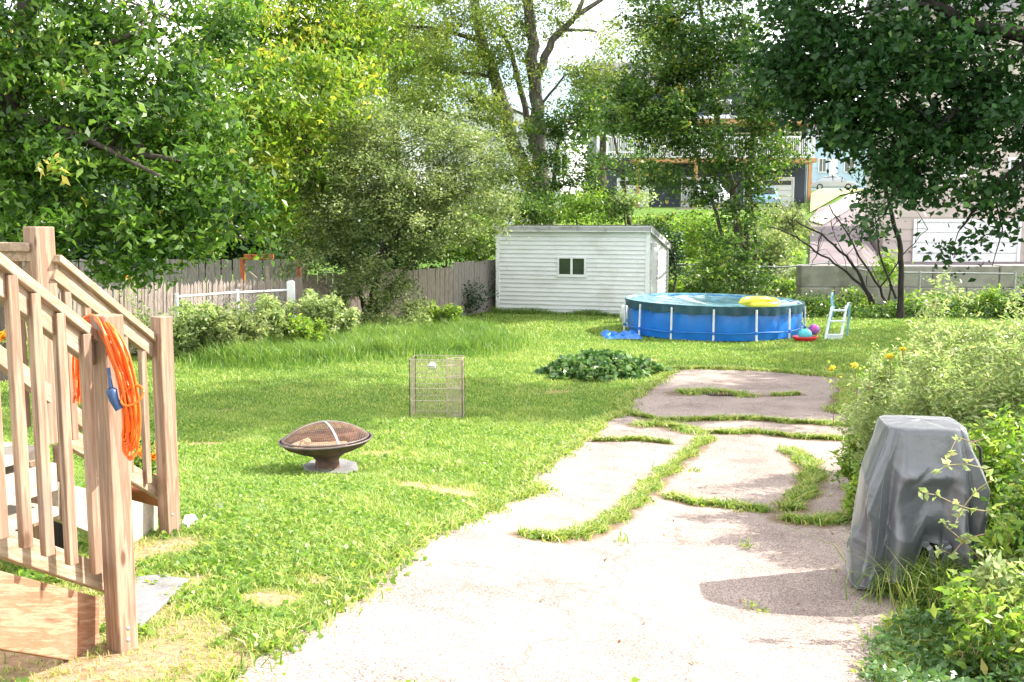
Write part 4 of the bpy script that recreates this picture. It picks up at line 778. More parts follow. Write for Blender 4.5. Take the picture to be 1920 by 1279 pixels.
def cord():
    rg = random.Random(8); mb = MB()
    keys = [(150, 755, 3.72), (150, 690, 3.74), (156, 630, 3.70), (172, 601, 3.62), (196, 606, 3.45), (222, 655, 3.41), (240, 720, 3.40), (249, 780, 3.40), (250, 830, 3.41)]
    for s in range(17):
        o = (s-8)*1.9; j = lambda a: rg.uniform(-a, a); ln = rg.uniform(.80, 1.06); pts = []
        for i, (x, y, d) in enumerate(keys):
            yy = y; f = i/(len(keys)-1)
            if i > 4: yy = 655+(y-655)*ln
            if i < 2: yy = 690+(y-690)*ln
            pts.append(P(x+o*(1.0 if 3 <= i <= 6 else .75)+j(2.5), yy-abs(o)*.25*(i == 3)+o*.5*(i == 4)+j(3), d+j(.02)+.006*(s % 3)))
        back = [P(x+o*.5+j(4)-9, (655+(y-655)*ln if i > 4 else y)+6, d+.03+j(.01)) for i, (x, y, d) in enumerate(keys)][4:]
        turn = [P(245+o*.5+j(3), 655+(838-655)*ln+12, 3.42), P(236+o*.4, 655+(838-655)*ln+4, 3.44)]
        full = pts+turn+back[::-1][1:]
        # smooth the control points (Catmull-Rom)
        sm = []
        for i in range(len(full)-1):
            p0, p1, p2, p3 = full[max(i-1, 0)], full[i], full[i+1], full[min(i+2, len(full)-1)]
            for k in range(4):
                t = k/4; sm.append(.5*((2*p1)+(p2-p0)*t+(2*p0-5*p1+4*p2-p3)*t*t+(3*p1-p0-3*p2+p3)*t**3))
        mb.tube(sm, .0046, 6, False)
    # binding loop around the hank
    c = P(248, 742, 3.38); mb.tube([c+Vector((.038*math.cos(a), .02*math.sin(a)-.0, .03*math.sin(a*1)+.01*math.cos(a))) for a in [i*6.283/16 for i in range(17)]], .0046, 6, False)
    b = G(228, 1216); root = empty('extension_cord', P(170, 603, 3.6), 'coiled bright orange extension cord hung over the handrail by the near stair post', 'cord')
    mb.build('cable', M['orange_cord'], root)
    m = MB(); a = P(208, 728, 3.38); e = P(214, 750, 3.38); f = P(224, 768, 3.38); m.tube([a, a.lerp(e, .2), e, f], [.012, .019, .016, .014], 10); m.build('plug', M['navy_plug'], root)
    m = MB(); m.tube([P(203, 690, 3.4), P(206, 712, 3.39), a], [.006, .006, .009], 8); m.build('plug', M['navy_plug'], root)
cord()
# flower pot beside the far post
def pot():
    p = P(262, 915, 5.6); b = Vector((p.x, 5.6, gzs(p.x, 5.6))); root = empty('flower_pot', b, 'red clay pot of orange marigolds behind the far stair post', 'flower pot')
    m = MB(); m.lathe(b, [(0, 0), (.10, 0), (.13, .20), (.145, .20), (.145, .235), (.12, .235), (.12, .20), (0, .20)], 20); m.build('pot', M['terracotta'], root)
    rng = np.random.default_rng(4); C = np.array(b)+np.array([.02, 0, .33])+rng.normal(0, .075, (320, 3)); V, q = leaves(C, .05, .022, rng, -.2, .5); pl = npmesh('foliage', V, q, M['leaf_mid'], root, rng.uniform(0, 1, 320))
    for d in ((.06, -.09, .42), (.1, -.02, .37), (-.04, -.1, .45)):
        C = np.array(b)+np.array(d)+rng.normal(0, .012, (26, 3)); V, q = leaves(C, .04, .026, rng, 0, .5); npmesh('bloom', V, q, M['petal_orange'], root, rng.uniform(0, 1, 26))
pot()
def flat_stone(name, label, cat, pts, th, mat, group=None):
    g_ = [G(*q) for q in pts]; z = sum(p.z for p in g_)/len(g_); b = Vector((g_[0].x, g_[0].y, z)); m = MB(); m.prism([(p.x, p.y, p.z+.004) for p in g_], (0, 0, th))
    o = m.build(name, mat, None, .008); tag(o, label, cat, group)
flat_stone('paving_slab', 'grey flat slab in the grass right of the near stair post', 'paving slab', [(214, 1186), (262, 1184), (356, 1094), (300, 1086), (214, 1092)], .02, M['stone'])
flat_stone('stone', 'small white stone at the foot of the far stair post', 'stone', [(340, 992), (352, 994), (372, 984), (366, 974), (346, 976)], .03, M['stone_pale'])
flat_stone('stone', 'pale flat stone in the grass above the white one', 'stone', [(392, 954), (410, 958), (424, 950), (412, 944)], .012, M['stone'])
flat_stone('stone', 'pale stone under the fire pit on its left', 'stone', [(565, 880), (585, 892), (622, 893), (636, 884), (628, 872), (590, 868)], .03, M['stone'], None)
flat_stone('stone', 'round pale stone under the fire pit on its right', 'stone', [(608, 884), (618, 893), (650, 894), (672, 885), (668, 873), (640, 866), (615, 872)], .028, M['stone'])

# ---------------------------------------------------------------- fire pit
def firepit():
    b = G(614, 886); b.z += .015; s = b.y/F*1.0; R = .372*b.y/8.06
    root = empty('fire_pit', b, 'rusty metal fire pit bowl with a domed mesh lid standing on the lawn', 'fire pit')
    tilt = Matrix.Rotation(math.radians(-2.0), 3, 'Y')
    zr = .262
    m = MB(); m.lathe((0, 0, 0), [(R*.97, zr), (R*1.0, zr+.006), (R*1.02, zr-.002), (R*.98, zr-.014), (R*.86, zr-.05), (R*.62, zr-.09), (R*.40, zr-.12), (R*.36, zr-.125)], 48)
    m.lathe((0, 0, 0), [(R*.95, zr), (R*.84, zr-.045), (R*.6, zr-.083), (R*.3, zr-.10), (0, zr-.105)], 48); m.v = [tuple(b+tilt@Vector(v)) for v in m.v]; bowl = m.build('bowl', M['rust'], root)
    m = MB(); m.tube([b+tilt@Vector((math.cos(a)*R, math.sin(a)*R, zr)) for a in [i*6.2832/48 for i in range(49)]], .008, 6); m.build('rim', M['pit_metal'], bowl)
    m = MB(); m.lathe(b, [(R*.42, zr-.11), (R*.30, zr-.14), (R*.25, zr-.17), (R*.28, .02), (R*.33, 0), (0, 0)], 32); m.build('base', M['rust'], root)
    # dome lid of woven wire, straps and ring
    H = .128; rd = R*.93; Rs = (rd*rd+H*H)/(2*H)
    def dz(x, y): return zr+.012+math.sqrt(max(0, Rs*Rs-x*x-y*y))-(Rs-H)
    m = MB(); n = 44
    for k in range(1, n):
        u = -rd+2*rd*k/n; h = math.sqrt(rd*rd-u*u); pp = [-h+2*h*i/16 for i in range(17)]
        m.tube([b+tilt@Vector((u, v, dz(u, v))) for v in pp], .0017, 3, False); m.tube([b+tilt@Vector((v, u, dz(u, v))) for v in pp], .0017, 3, False)
    lid = m.build('mesh_lid', M['mesh_wire'], root)
    m = MB()
    for a in (math.radians(-62), math.radians(20)):
        d = Vector((math.cos(a), math.sin(a), 0)); pts = []
        for i in range(15):
            t = -rd+2*rd*i/14; x, y = d.x*t, d.y*t; pts.append(b+tilt@Vector((x, y, dz(x, y)+.004)))
        for p, q in zip(pts, pts[1:]): m.bar(p, q, .018, .004)
    m.build('strap', M['metal_grey'], lid)
    m = MB(); m.tube([b+tilt@Vector((math.cos(a)*rd, math.sin(a)*rd, zr+.014)) for a in [i*6.2832/48 for i in range(49)]], .007, 6); m.build('lid_ring', M['pit_metal'], lid)
    for i, (c, yaw, L, w, mt, lb) in enumerate([((.02, -.13, .215), .08, .34, .10, 'log', 'pale split log lying at the front inside the fire pit'), ((-.08, .05, .225), -.35, .36, .09, 'log_bark', 'reddish bark log behind the pale one in the fire pit'), ((.10, .08, .24), .5, .30, .08, 'log_bark', 'charred log at the back right inside the fire pit'), ((-.20, -.06, .225), 1.1, .22, .08, 'log', 'short log leaning at the left inside the fire pit')]):
        m = MB(); Mx = Matrix.Rotation(yaw, 3, 'Z'); cc = b+tilt@Vector(c)
        m.prism([cc+Mx@Vector((-L/2, -w*.5, -w*.3)), cc+Mx@Vector((-L/2, w*.5, -w*.35)), cc+Mx@Vector((-L/2, w*.35, w*.3)), cc+Mx@Vector((-L/2, -w*.1, w*.5)), cc+Mx@Vector((-L/2, -w*.42, w*.25))], Mx@Vector((L, 0, .01)))
        tag(m.build('firewood', M[mt], None, .008), lb, 'firewood', 'firewood in the fire pit')
firepit()

# ---------------------------------------------------------------- wire crate
def crate():
    b = G(818, 784); Y = b.y; w = .605; d = .34; h = .67; k = Y/11.4; w *= k; h *= k
    root = empty('wire_crate', b, 'tan folding wire pet pen standing upright on the lawn', 'wire pen')
    def panel(p, q, name, z1=h, open_=False):
        m = MB(); n = max(3, int((q-p).length/.026))
        for i in range(n+1):
            t = p.lerp(q, i/n); m.tube([t+Vector((0, 0, .0)), t+Vector((0, 0, z1))], .0026 if 0 < i < n else .0055, 4)
        for z in (.012, .20*h/.67, .34*h/.67, .47*h/.67, .60*h/.67, z1):
            m.tube([p+Vector((0, 0, z)), q+Vector((0, 0, z))], .0050, 4)
        m.build(name, M['wire'], root)
    yaw = math.radians(-4); ux = Vector((math.cos(yaw), math.sin(yaw), 0)); uy = Vector((-math.sin(yaw), math.cos(yaw), 0))
    A = b-ux*w/2; Bp = b+ux*w/2; panel(A, Bp, 'side_panel'); C = Bp-ux*.02+uy*d; D = A+ux*.01+uy*d; panel(Bp, C, 'end_panel'); panel(A, D, 'end_panel'); panel(D, C, 'side_panel', h*1.01)
    panel(b+ux*w*.2+uy*.05, Bp+uy*.12-ux*.02, 'door_panel', h*1.02); panel(b+ux*w*.2+uy*.09, Bp+uy*.22-ux*.02, 'door_panel', h*1.0)
    m = MB(); g_ = b+ux*(-w*.08)+uy*.06+Vector((0, 0, h-.075)); bm = bmesh.new(); bmesh.ops.create_icosphere(bm, subdivisions=3, radius=.044); me = bpy.data.meshes.new('ball'); bm.to_mesh(me); bm.free()
    for p in me.polygons: p.use_smooth = True
    o = link('ball', me, M['metal_white']); o.location = g_; tag(o, 'small greyish white ball caught in the top of the wire pen', 'ball')
crate()

# ---------------------------------------------------------------- covered grill
def grill():
    b = G(1712, 1100); yaw = math.radians(-9); Mz = Matrix.Rotation(yaw, 3, 'Z'); root = empty('covered_grill', b, 'barbecue grill under a draped charcoal grey cover beside the driveway', 'grill')
    s = b.y/F*1.045; H = P(1700, 790, b.y).z-b.z
    prof = [(1.0, .235, .20), (.99, .250, .218), (.965, .260, .232), (.88, .282, .250), (.78, .318, .268), (.66, .345, .285), (.52, .350, .285), (.36, .355, .285), (.22, .37, .30), (.10, .385, .315)]
    hz = [p[0] for p in prof][::-1]; hw = [p[1] for p in prof][::-1]; hd = [p[2] for p in prof][::-1]
    NT, NL = 260, 96; V = []; sc = (208*s)/.76
    fold = [(-2.35, .16, .050), (-1.95, .10, -.045), (-1.72, .07, .030), (-1.30, .09, .040), (-1.05, .12, -.03), (-.70, .14, .045), (-.35, .12, -.03), (.1, .2, .03), (.8, .2, .03), (1.5, .3, -.03), (2.2, .2, .03), (2.8, .18, -.035), (-2.75, .14, -.04), (-3.1, .12, .035), (-1.5, .06, -.045)]
    for l in range(NL):
        t = l/(NL-1)
        for k in range(NT):
            th = 2*math.pi*k/NT-math.pi; c, s_ = math.cos(th), math.sin(th); e = .36
            ux = math.copysign(abs(c)**e, c); uy = math.copysign(abs(s_)**e, s_)
            front = max(0, -s_)**3
            xl = ux*.36
            hem = .085+.035*math.sin(3*th+.5)+.02*math.sin(7*th)+.30*math.exp(-((xl-.045)/.075)**2)*front+(.06 if c > .3 else 0)*max(0, c)
            z = 1.0-(1.0-hem)*t; w = np.interp(z, hz, hw); d = np.interp(z, hz, hd)
            amp = max(0, (1-z))**.9
            o = sum(a*math.exp(-((th-m0+math.pi) % (2*math.pi)-math.pi)**2/(2*sg*sg)) for m0, sg, a in fold)*amp*1.75
            o += .042*(1-abs(math.sin(th*3.5+z*2.6+.6)))**3*amp+.026*(1-abs(math.sin(th*6+1-z*5)))**4*amp+.018*(1-abs(math.sin(th*2+z*9)))**5*amp+.006*math.sin(th*17-z*11)*amp
            # lid handle shelf across the front and hollow below it
            if s_ < 0:
                cx = math.exp(-(xl/.17)**4); o += front*cx*(.055*math.exp(-((z-.73)/.035)**2)-.045*math.exp(-((z-.60)/.08)**2))
                for tx in (-.02, .11): o -= front*.07*math.exp(-((xl-tx)/.05)**2-((z-.36)/.06)**2)
                o += front*.05*(math.exp(-((xl+.14)/.07)**2)+math.exp(-((xl-.22)/.07)**2))*math.exp(-((z-.34)/.10)**2)
            # side shelf corner pushing out on the left
            o += .055*math.exp(-((th+2.65)/.30)**2)*math.exp(-((z-.60)/.17)**2)+.03*math.exp(-((th+.45)/.35)**2)*math.exp(-((z-.70)/.14)**2)
            V.append(Vector(((w*ux+o*c), (d*uy+o*s_), z*H)))
    V = [Vector((v.x*sc, v.y*sc, v.z)) for v in V]; base = len(V); Fs = [(l*NT+k, l*NT+(k+1) % NT, (l+1)*NT+(k+1) % NT, (l+1)*NT+k) for l in range(NL-1) for k in range(NT)]
    prev = list(range(NT))
    for j, f in enumerate((.93, .8, .6, .35, .1)):
        ring = []
        for k in range(NT):
            v = V[k]; ring.append(len(V)); V.append(Vector((v.x*f, v.y*f, H*(1+.012*(1-f**2))+.004*math.sin(v.x*40)*f+.003*math.cos(v.y*55))))
        Fs += [(prev[k], ring[k], ring[(k+1) % NT], prev[(k+1) % NT]) for k in range(NT)]; prev = ring
    c0 = len(V); V.append(Vector((0, 0, H*1.012))); Fs += [(prev[k], c0, prev[(k+1) % NT]) for k in range(NT)]
    m = MB(); m.add([b+Mz@v for v in V], Fs, True); cov = m.build('cover', M['cover_fabric'], root)
    m = MB(); m.tube([b+Mz@V[(NL-1)*NT+k % NT] for k in range(NT+1)], .0055, 5, False)
    for k0 in (int(NT*(.5-2.15/6.283)), int(NT*(.5-.95/6.283)), int(NT*(.5+.95/6.283)), int(NT*(.5+2.15/6.283))): m.tube([b+Mz@V[l*NT+k0] for l in range(NL)], .0032, 5, False)
    m.build('seam', M['cover_fabric'], cov)
    so_ = cov.modifiers.new('cloth', 'SOLIDIFY'); so_.thickness = .004
    # strap ends knotted at the front
    for x0, z0, x1, z1 in ((.0, .34*H, .045, .16*H), (.10, .35*H, .075, .22*H)):
        m = MB(); y0 = -.30*sc; pts = [b+Mz@Vector((x0, y0+.01, z0)), b+Mz@Vector((x0+.02, y0-.015, z0-.02)), b+Mz@Vector((x1, y0-.02, z1))]
        for p, q in zip(pts, pts[1:]): m.bar(p, q, .028, .004, (0, 1, 0))
        m.rbox(pts[0], .03, .025, .03, yaw); m.build('strap', M['cover_fabric'], cov, .004)
    # cabinet, legs and wheels in the dark underneath
    m = MB(); m.rbox(b+Vector((0, 0, .30)), .38, .30, .42, yaw); m.build('cabinet', M['black'], root, .01)
    for x, y in ((-.24, -.2), (.24, -.2), (-.24, .2), (.24, .2)):
        p = b+Mz@Vector((x*sc, y*sc, 0)); g_ = gzs(p.x, p.y)+.012; m = MB(); m.rbox((p.x, p.y, g_+.16), .032, .032, .32, yaw); m.build('leg', M['black'], root, .004)
    for x in (-.27, ):
        p = b+Mz@Vector((x*sc, -.2*sc, 0)); g_ = gzs(p.x, p.y)+.012; m = MB(); ax = Mz@Vector((.03, 0, 0)); m.tube([Vector((p.x, p.y, g_+.05))-ax*.5, Vector((p.x, p.y, g_+.05))+ax*.5], .05, 20); m.build('wheel', M['tyre'], root, .004)
    # a thin arching strap loop seen at the right shoulder
    m = MB(); m.tube([b+Mz@Vector((x*sc, -.02, z*H)) for x, z in ((.27, .86), (.33, .90), (.375, .85), (.385, .74), (.375, .62))], .008, 8); m.build('handle_loop', M['black'], root)
grill()
# vine tendrils hanging over the right front of the cover
def tendrils():
    rg = random.Random(3); b = P(1850, 960, 4.98); root = empty('vine', Vector((b.x, b.y, gzs(b.x, b.y))), 'thin pale vine tendrils curling over the right front of the grill cover', 'vine'); mb = MB(); C = []
    for pts in (((1860, 960), (1820, 955), (1790, 945), (1755, 928), (1732, 925)), ((1855, 1000), (1810, 1010), (1785, 1040), (1762, 1030)), ((1850, 880), (1810, 870), (1780, 872), (1752, 885)), ((1860, 900), (1830, 920), (1800, 960), (1790, 985)), ((1850, 820), (1825, 830), (1795, 820), (1780, 850)), ((1850, 1060), (1800, 1010), (1770, 985))):
        pp = [P(x, y, 4.93-.06*(i == len(pts)-1)) for i, (x, y) in enumerate(pts)]; mb.tube(pp, [.004, .0035, .003, .0025, .002][:len(pp)], 5, False); C += [p+Vector((rg.uniform(-.02, .02), 0, rg.uniform(-.02, .02))) for p in pp for _ in range(4)]
    mb.build('tendril', M['leaf_stem'], root); rng = np.random.default_rng(2); V, q = leaves(np.array([tuple(c) for c in C]), .045, .022, rng, .1, .3); npmesh('foliage', V, q, M['leaf_weed'], root, rng.uniform(.3, 1, len(C)))
tendrils()

# ---------------------------------------------------------------- shed
def lap_wall(mb, p, q, z0, z1, nrm, course=.108, dep=.026, topf=None):
    p = Vector((p[0], p[1], 0)); q = Vector((q[0], q[1], 0)); n = Vector((*nrm[:2], 0)).normalized(); z = z0
    while z < z1-.001:
        ze = min(z+course, z1); a = Vector((0, 0, z)); c = Vector((0, 0, ze))
        mb.add([p+n*dep+a, q+n*dep+a, q+c, p+c], [(0, 1, 2, 3)]); mb.add([p+a, q+a, q+n*dep+a, p+n*dep+a], [(0, 1, 2, 3)]); z = ze
    return mb
def shed():
    A = G(934, 586); Bc = G(1213, 595); A.z = Bc.z = 0; u = (Bc-A); W_ = u.length; u.normalize(); n = Vector((u.y, -u.x, 0)); bk = -n; D = 3.0; hf = 2.10; hb = 1.62
    z0 = .03
    root = empty('garden_shed', A.lerp(Bc, .5)+bk*D/2, 'small white vinyl sided shed with a slanting flat roof at the end of the lawn', 'shed')
    m = MB(); C = Bc+bk*D; E = A+bk*D; lap_wall(m, A, Bc, z0, hf-.02, n); up = Vector((0, 0, 1))
    # solid core of the walls
    m.prism([A+bk*.02, E, E+up*hb, A+bk*.02+up*hf], u*W_-u*.0)
    wall = m.build('wall', M['white_vinyl'], root)
    # side wall courses stop under the slanting eave
    m = MB(); z = z0
    while z < hf-.05:
        ze = z+.105; fr = 1.0 if z < hb else max(0.05, (hf-z)/(hf-hb)); q = Bc+bk*D*min(1, fr); a = Vector((0, 0, z)); c = Vector((0, 0, min(ze, hf-.02)))
        m.add([Bc+u*.026+a, q+u*.026+a, q+u*.002+c, Bc+u*.002+c], [(0, 1, 2, 3)]); m.add([Bc+a, q+a, q+u*.026+a, Bc+u*.026+a], [(0, 1, 2, 3)]); z = ze
    m.build('side_siding', M['white_vinyl'], root)
    for p, nm in ((A, 'corner_trim'), (Bc, 'corner_trim'), (C, 'corner_trim')):
        m = MB(); h = hf if p is not C else hb; m.rbox(p+Vector((0, 0, h/2)), .10, .10, h-.01, math.atan2(u.y, u.x)); m.build(nm, M['white_trim'], root, .006)
    # roof slab with peeling fascia
    r0 = A-u*.07+n*.12; r1 = Bc+u*.10+n*.12; s_ = (hb-hf)/D; rb0 = E-u*.07+bk*.12; rb1 = C+u*.10+bk*.12
    def zz(p): return hf+s_*((p-A).dot(bk))
    m = MB(); m.prism([v+up*(zz(v)+.115) for v in (r0, r1, rb1, rb0)], up*.03); m.build('roof', M['roof_felt'], root, .004)
    m = MB(); m.prism([v+up*(zz(v)-.03) for v in (r0, r1)]+[v+up*(zz(v)+.125) for v in (r1, r0)], bk*.03); m.build('fascia', M['white_peel'], root, .004)
    m = MB(); m.prism([v+up*(zz(v)-.03) for v in (r1, rb1)]+[v+up*(zz(v)+.125) for v in (rb1, r1)], -u*.03); m.build('fascia', M['white_peel'], root, .004)
    m = MB(); m.prism([r0+up*(zz(r0)-.0), r1+up*(zz(r1)), rb1+up*zz(rb1), rb0+up*zz(rb0)], up*.1); m.build('eave', M['white_trim'], root)
    # slider window
    def onwall(px, py, out_=.0):
        r = ray(px, py); o_ = Vector((0, 0, HC)); t = (A+n*out_-o_).dot(n)/r.dot(n); return o_+r*t
    c0 = onwall(1046, 517); c1 = onwall(1099, 482); x0 = (c0-A).dot(u); x1 = (c1-A).dot(u); za, zb_ = c0.z, c1.z
    def rect(mb, a, b_, c, d, o0, o1): mb.prism([A+u*a+n*o0+up*c, A+u*b_+n*o0+up*c, A+u*b_+n*o0+up*d, A+u*a+n*o0+up*d], n*(o1-o0))
    m = MB(); t = .04; rect(m, x0, x1, za, za+t, .0, .055); rect(m, x0, x1, zb_-t, zb_, .0, .055); rect(m, x0, x0+t, za+t, zb_-t, 0, .055); rect(m, x1-t, x1, za+t, zb_-t, 0, .055); xm = (x0+x1)/2; rect(m, xm-.028, xm+.028, za+t, zb_-t, 0, .058)
    fr = m.build('window_frame', M['white_trim'], root, .003); 
    for a, b_, o_ in ((x0+t, xm-.028, .033), (xm+.028, x1-t, .037)):
        m = MB(); rect(m, a, b_, za+t, zb_-t, .0, o_); m.build('pane', M['glass_dark'], fr)
    m = MB(); rect(m, x0-.03, x1+.03, za-.03, za, 0, .055); m.build('window_sill', M['white_trim'], fr, .003)
    # door on the right side
    def sid(mb, a, b_, c, d, o0, o1): mb.prism([Bc+bk*a+u*o0+up*c, Bc+bk*b_+u*o0+up*c, Bc+bk*b_+u*o0+up*d, Bc+bk*a+u*o0+up*d], u*(o1-o0))
    m = MB(); sid(m, .35, 1.15, .06, 1.72, .0, .03); dr = m.build('door', M['white_trim'], root, .004)
    m = MB(); sid(m, .25, .35, .04, 1.82, 0, .05); sid(m, 1.15, 1.25, .04, 1.78, 0, .05); sid(m, .35, 1.15, 1.72, 1.80, 0, .05); m.build('door_frame', M['white_peel'], root, .003)
    m = MB(); sid(m, 1.04, 1.08, .88, .92, .03, .075); m.build('handle', M['metal_grey'], dr)
    m = MB(); rect(m, 0, W_, -.06, .035, -.04, .03); m.build('base_board', M['white_peel'], root, .004)
shed()
rng = np.random.default_rng(44); A_ = G(934, 586); B_ = G(1213, 595); t_ = rng.uniform(-.05, 1, 2600); X_ = A_.x+(B_.x-A_.x)*t_; Y_ = A_.y+(B_.y-A_.y)*t_-.06-np.abs(rng.normal(0, .06, 2600))
tag(bladeobj('shed_grass', X_, Y_, gz(X_, Y_), rng.uniform(.05, .22, 2600)*(.4+fnoise(X_, Y_, 3)), np.full(2600, .012), rng.uniform(0, .6, 2600), M['grass'], rng, .5), 'untrimmed grass along the foot of the shed wall', 'grass', kind='stuff')

# ---------------------------------------------------------------- pool
def pool():
    g_ = G(1341, 641); R = 1.83; c = Vector((0, 0, 0)); Yc = g_.y+R; c = Vector(((1341-960)/F*Yc*.995, Yc, 0)); H = .655
    c.z = gzs(c.x, c.y-1); root = empty('swimming_pool', c, 'round blue above ground frame pool with a dark winter cover', 'pool')
    def zr(a): return H-.03*math.cos(a)
    n = 168; m = MB(); vs = []; L = 14
    for j in range(9):
        t = j/8
        for k in range(n):
            a = 2*math.pi*k/n; bul = .035*math.sin(math.pi*t)*abs(math.sin(L/2*(a-math.radians(-101))))+.006*math.sin(a*31+t*5)
            r = R*(.985+.0*t)+bul; vs.append(c+Vector((r*math.cos(a), r*math.sin(a), zr(a)*t)))
    m.add(vs, [(j*n+k, j*n+(k+1) % n, (j+1)*n+(k+1) % n, (j+1)*n+k) for j in range(8) for k in range(n)], True); m.build('liner_wall', M['blue_pool'], root)
    m = MB(); m.tube([c+Vector((R*1.01*math.cos(a), R*1.01*math.sin(a), zr(a)-.03)) for a in [2*math.pi*k/72 for k in range(73)]], .028, 8, False); m.build('top_rail', M['metal_white'], root)
    # cover : sagging sheet with a skirt hanging over the rail
    m = MB(); vs = []; rings = [0, .15, .35, .55, .75, .9, .97, 1.0]; rg = random.Random(2)
    for f in rings:
        for k in range(n):
            a = 2*math.pi*k/n; x, y = R*1.035*f*math.cos(a), R*1.035*f*math.sin(a); sag = -.085*(1-f**3)
            z = zr(a)*f+H*(1-f)+sag+.034*(f > .97)+(1-f)*.02*math.sin(x*9+y*2)+.012*math.sin(x*6-y*7)*(f < .95)*f+.008*math.sin(a*22)*f*(f < 1)
            vs.append(c+Vector((x, y, z)))
    m.add(vs, [(j*n+k, j*n+(k+1) % n, (j+1)*n+(k+1) % n, (j+1)*n+k) for j in range(len(rings)-1) for k in range(n)], True); top = m.build('cover', M['cover_top'], root)
    m = MB(); vs = []
    for j in range(5):
        t = j/4
        for k in range(n):
            a = 2*math.pi*k/n; dp = .155+.045*abs(math.sin(L/2*(a-math.radians(-101))))-.02; r = R*(1.035+.012*math.sin(a*40)*t)-.008*t; vs.append(c+Vector((r*math.cos(a), r*math.sin(a), zr(a)+.034-dp*t)))
    m.add(vs, [(j*n+k, j*n+(k+1) % n, (j+1)*n+(k+1) % n, (j+1)*n+k) for j in range(4) for k in range(n)], True); m.build('skirt', M['cover_navy'], top)
    for k in range(L):
        a = math.radians(-101)+2*math.pi*k/L; d = Vector((math.cos(a), math.sin(a), 0)); p = c+d*(R*1.035+.012); m = MB(); m.tube([p+Vector((0, 0, .0))+d*.02, p+Vector((0, 0, zr(a)-.02))], .0215, 10); lg = m.build('leg', M['metal_white'], root)
        m = MB(); m.tube([p+d*.02+Vector((0, 0, .13)), p+d*.018+Vector((0, 0, .19))], .026, 10); m.build('strap', M['blue_pool'], lg)
    m = MB(); m.tube([c+Vector((R*1.03*math.cos(a), R*1.03*math.sin(a), .16+.01*math.sin(a*9))) for a in [2*math.pi*k/90 for k in range(91)]], .012, 6, False); m.build('belt', M['blue_tarp'], root)
    # printed panel on the liner
    return c, R, H
pc, pR, pH = pool()
def pool_things():
    b = G(1573, 636); b.y += .15; b.x = (1573-960)/F*b.y; b.z = gzs(b.x, b.y)
    root = empty('pool_ladder', b, 'pale blue and white A frame pool ladder standing on the grass right of the pool', 'ladder'); s = b.y/F
    def q(px, py, dy): return Vector(((px-960)*(b.y+dy)/F*1.0, b.y+dy, P(px, py, b.y+dy).z))
    def rail(pts, r, name, mat): m = MB(); m.tube(pts, r, 8); m.build(name, M[mat], root)
    # front frame
    for a, t in (((1551, 640), (1562, 575)), ((1580, 640), (1589, 573))):
        m = MB(); m.bar(q(*a, -.22), q(*t, .02), .05, .03, (0, 1, 0)); m.build('side_rail', M['ladder_white'], root, .004)
    for a, t in (((1556, 622), (1566, 575)), ((1592, 634), (1595, 573))):
        m = MB(); m.bar(q(*a, .32), q(*t, .06), .04, .025, (0, 1, 0)); m.build('side_rail', M['ladder_blue'], root, .004)
    for y, x0, x1, dy in ((582, 1562, 1587, 0), (602, 1558, 1585, -.08), (628, 1554, 1582, -.18)):
        m = MB(); m.bar(q(x0, y, dy), q(x1, y, dy), .10, .03); m.build('step', M['ladder_white'], root, .004)
    rail([q(1562, 578, .02), q(1560, 556, .03), q(1561, 549, .05), q(1563, 552, .12), q(1564, 578, .14)], .018, 'handle', 'ladder_blue'); rail([q(1590, 578, .02), q(1592, 568, .04), q(1595, 568, .12), q(1595, 590, .16)], .018, 'handle', 'ladder_white')
    m = MB(); m.bar(q(1555, 634, -.2), q(1581, 634, -.2), .03, .11); m.build('barrier_panel', M['ladder_white'], root, .003)
    # ball, sand toy and bucket
    def sphere(name, p, r, mats, label, cat, sq=1):
        bm = bmesh.new(); bmesh.ops.create_uvsphere(bm, u_segments=24, v_segments=14, radius=r); me = bpy.data.meshes.new(name); bm.to_mesh(me); bm.free(); me.materials.append(M[mats[0]])
        for x in mats[1:]: me.materials.append(M[x])
        for pl in me.polygons:
            pl.use_smooth = True; a = math.atan2(pl.center.y, pl.center.x); pl.material_index = int((a+math.pi)/(math.pi/3)) % len(mats)
        o = bpy.data.objects.new(name, me); COL.objects.link(o); o.location = p; o.rotation_euler = (.5, .4, .3); o.scale = (1, 1, sq); return tag(o, label, cat)
    g_ = G(1526, 628); sphere('beach_ball', (g_.x, g_.y, g_.z+.115), .115, ['ball_pink', 'ball_violet'], 'pink and violet ball between the pool and the ladder', 'ball')
    g_ = G(1509, 640); m = MB(); m.lathe(g_, [(0, .01), (.20, .01), (.24, .07), (.25, .10), (.23, .10), (.2, .05), (0, .05)], 24, sx=1, sy=.7); o = m.build('toy_tray', M['red'], None); tag(o, 'red plastic sand toy tray at the right foot of the pool', 'toy tray')
    m = MB(); cc = Vector((g_.x+.0, g_.y, g_.z+.05)); m.lathe(cc, [(0, 0), (.11, 0), (.14, .07), (.12, .15), (.07, .19), (0, .2)], 20); tag(m.build('toy_bucket', M['teal'], None), 'teal rounded toy lying in the red tray', 'toy')
    # inflatable ring on the pool cover
    def torus(name, c, R_, r_, mat, label, cat, tilt, sq=.75, arc=6.2832):
        m = MB(); n = 40; pts = [c+Matrix.Rotation(tilt, 3, 'X')@Vector((R_*math.cos(a), R_*math.sin(a), 0)) for a in [arc*k/n for k in range(n+1)]]; m.tube(pts, r_, 14, False)
        return tag(m.build(name, M[mat], None), label, cat)
    c = P(1425, 572, pc.y-.55); torus('pool_float', Vector((c.x, c.y, pH+.03)), .36, .06, 'float_yellow', 'deflating yellow ring float lying on the pool cover, the rounder rear one', 'pool float', .10)
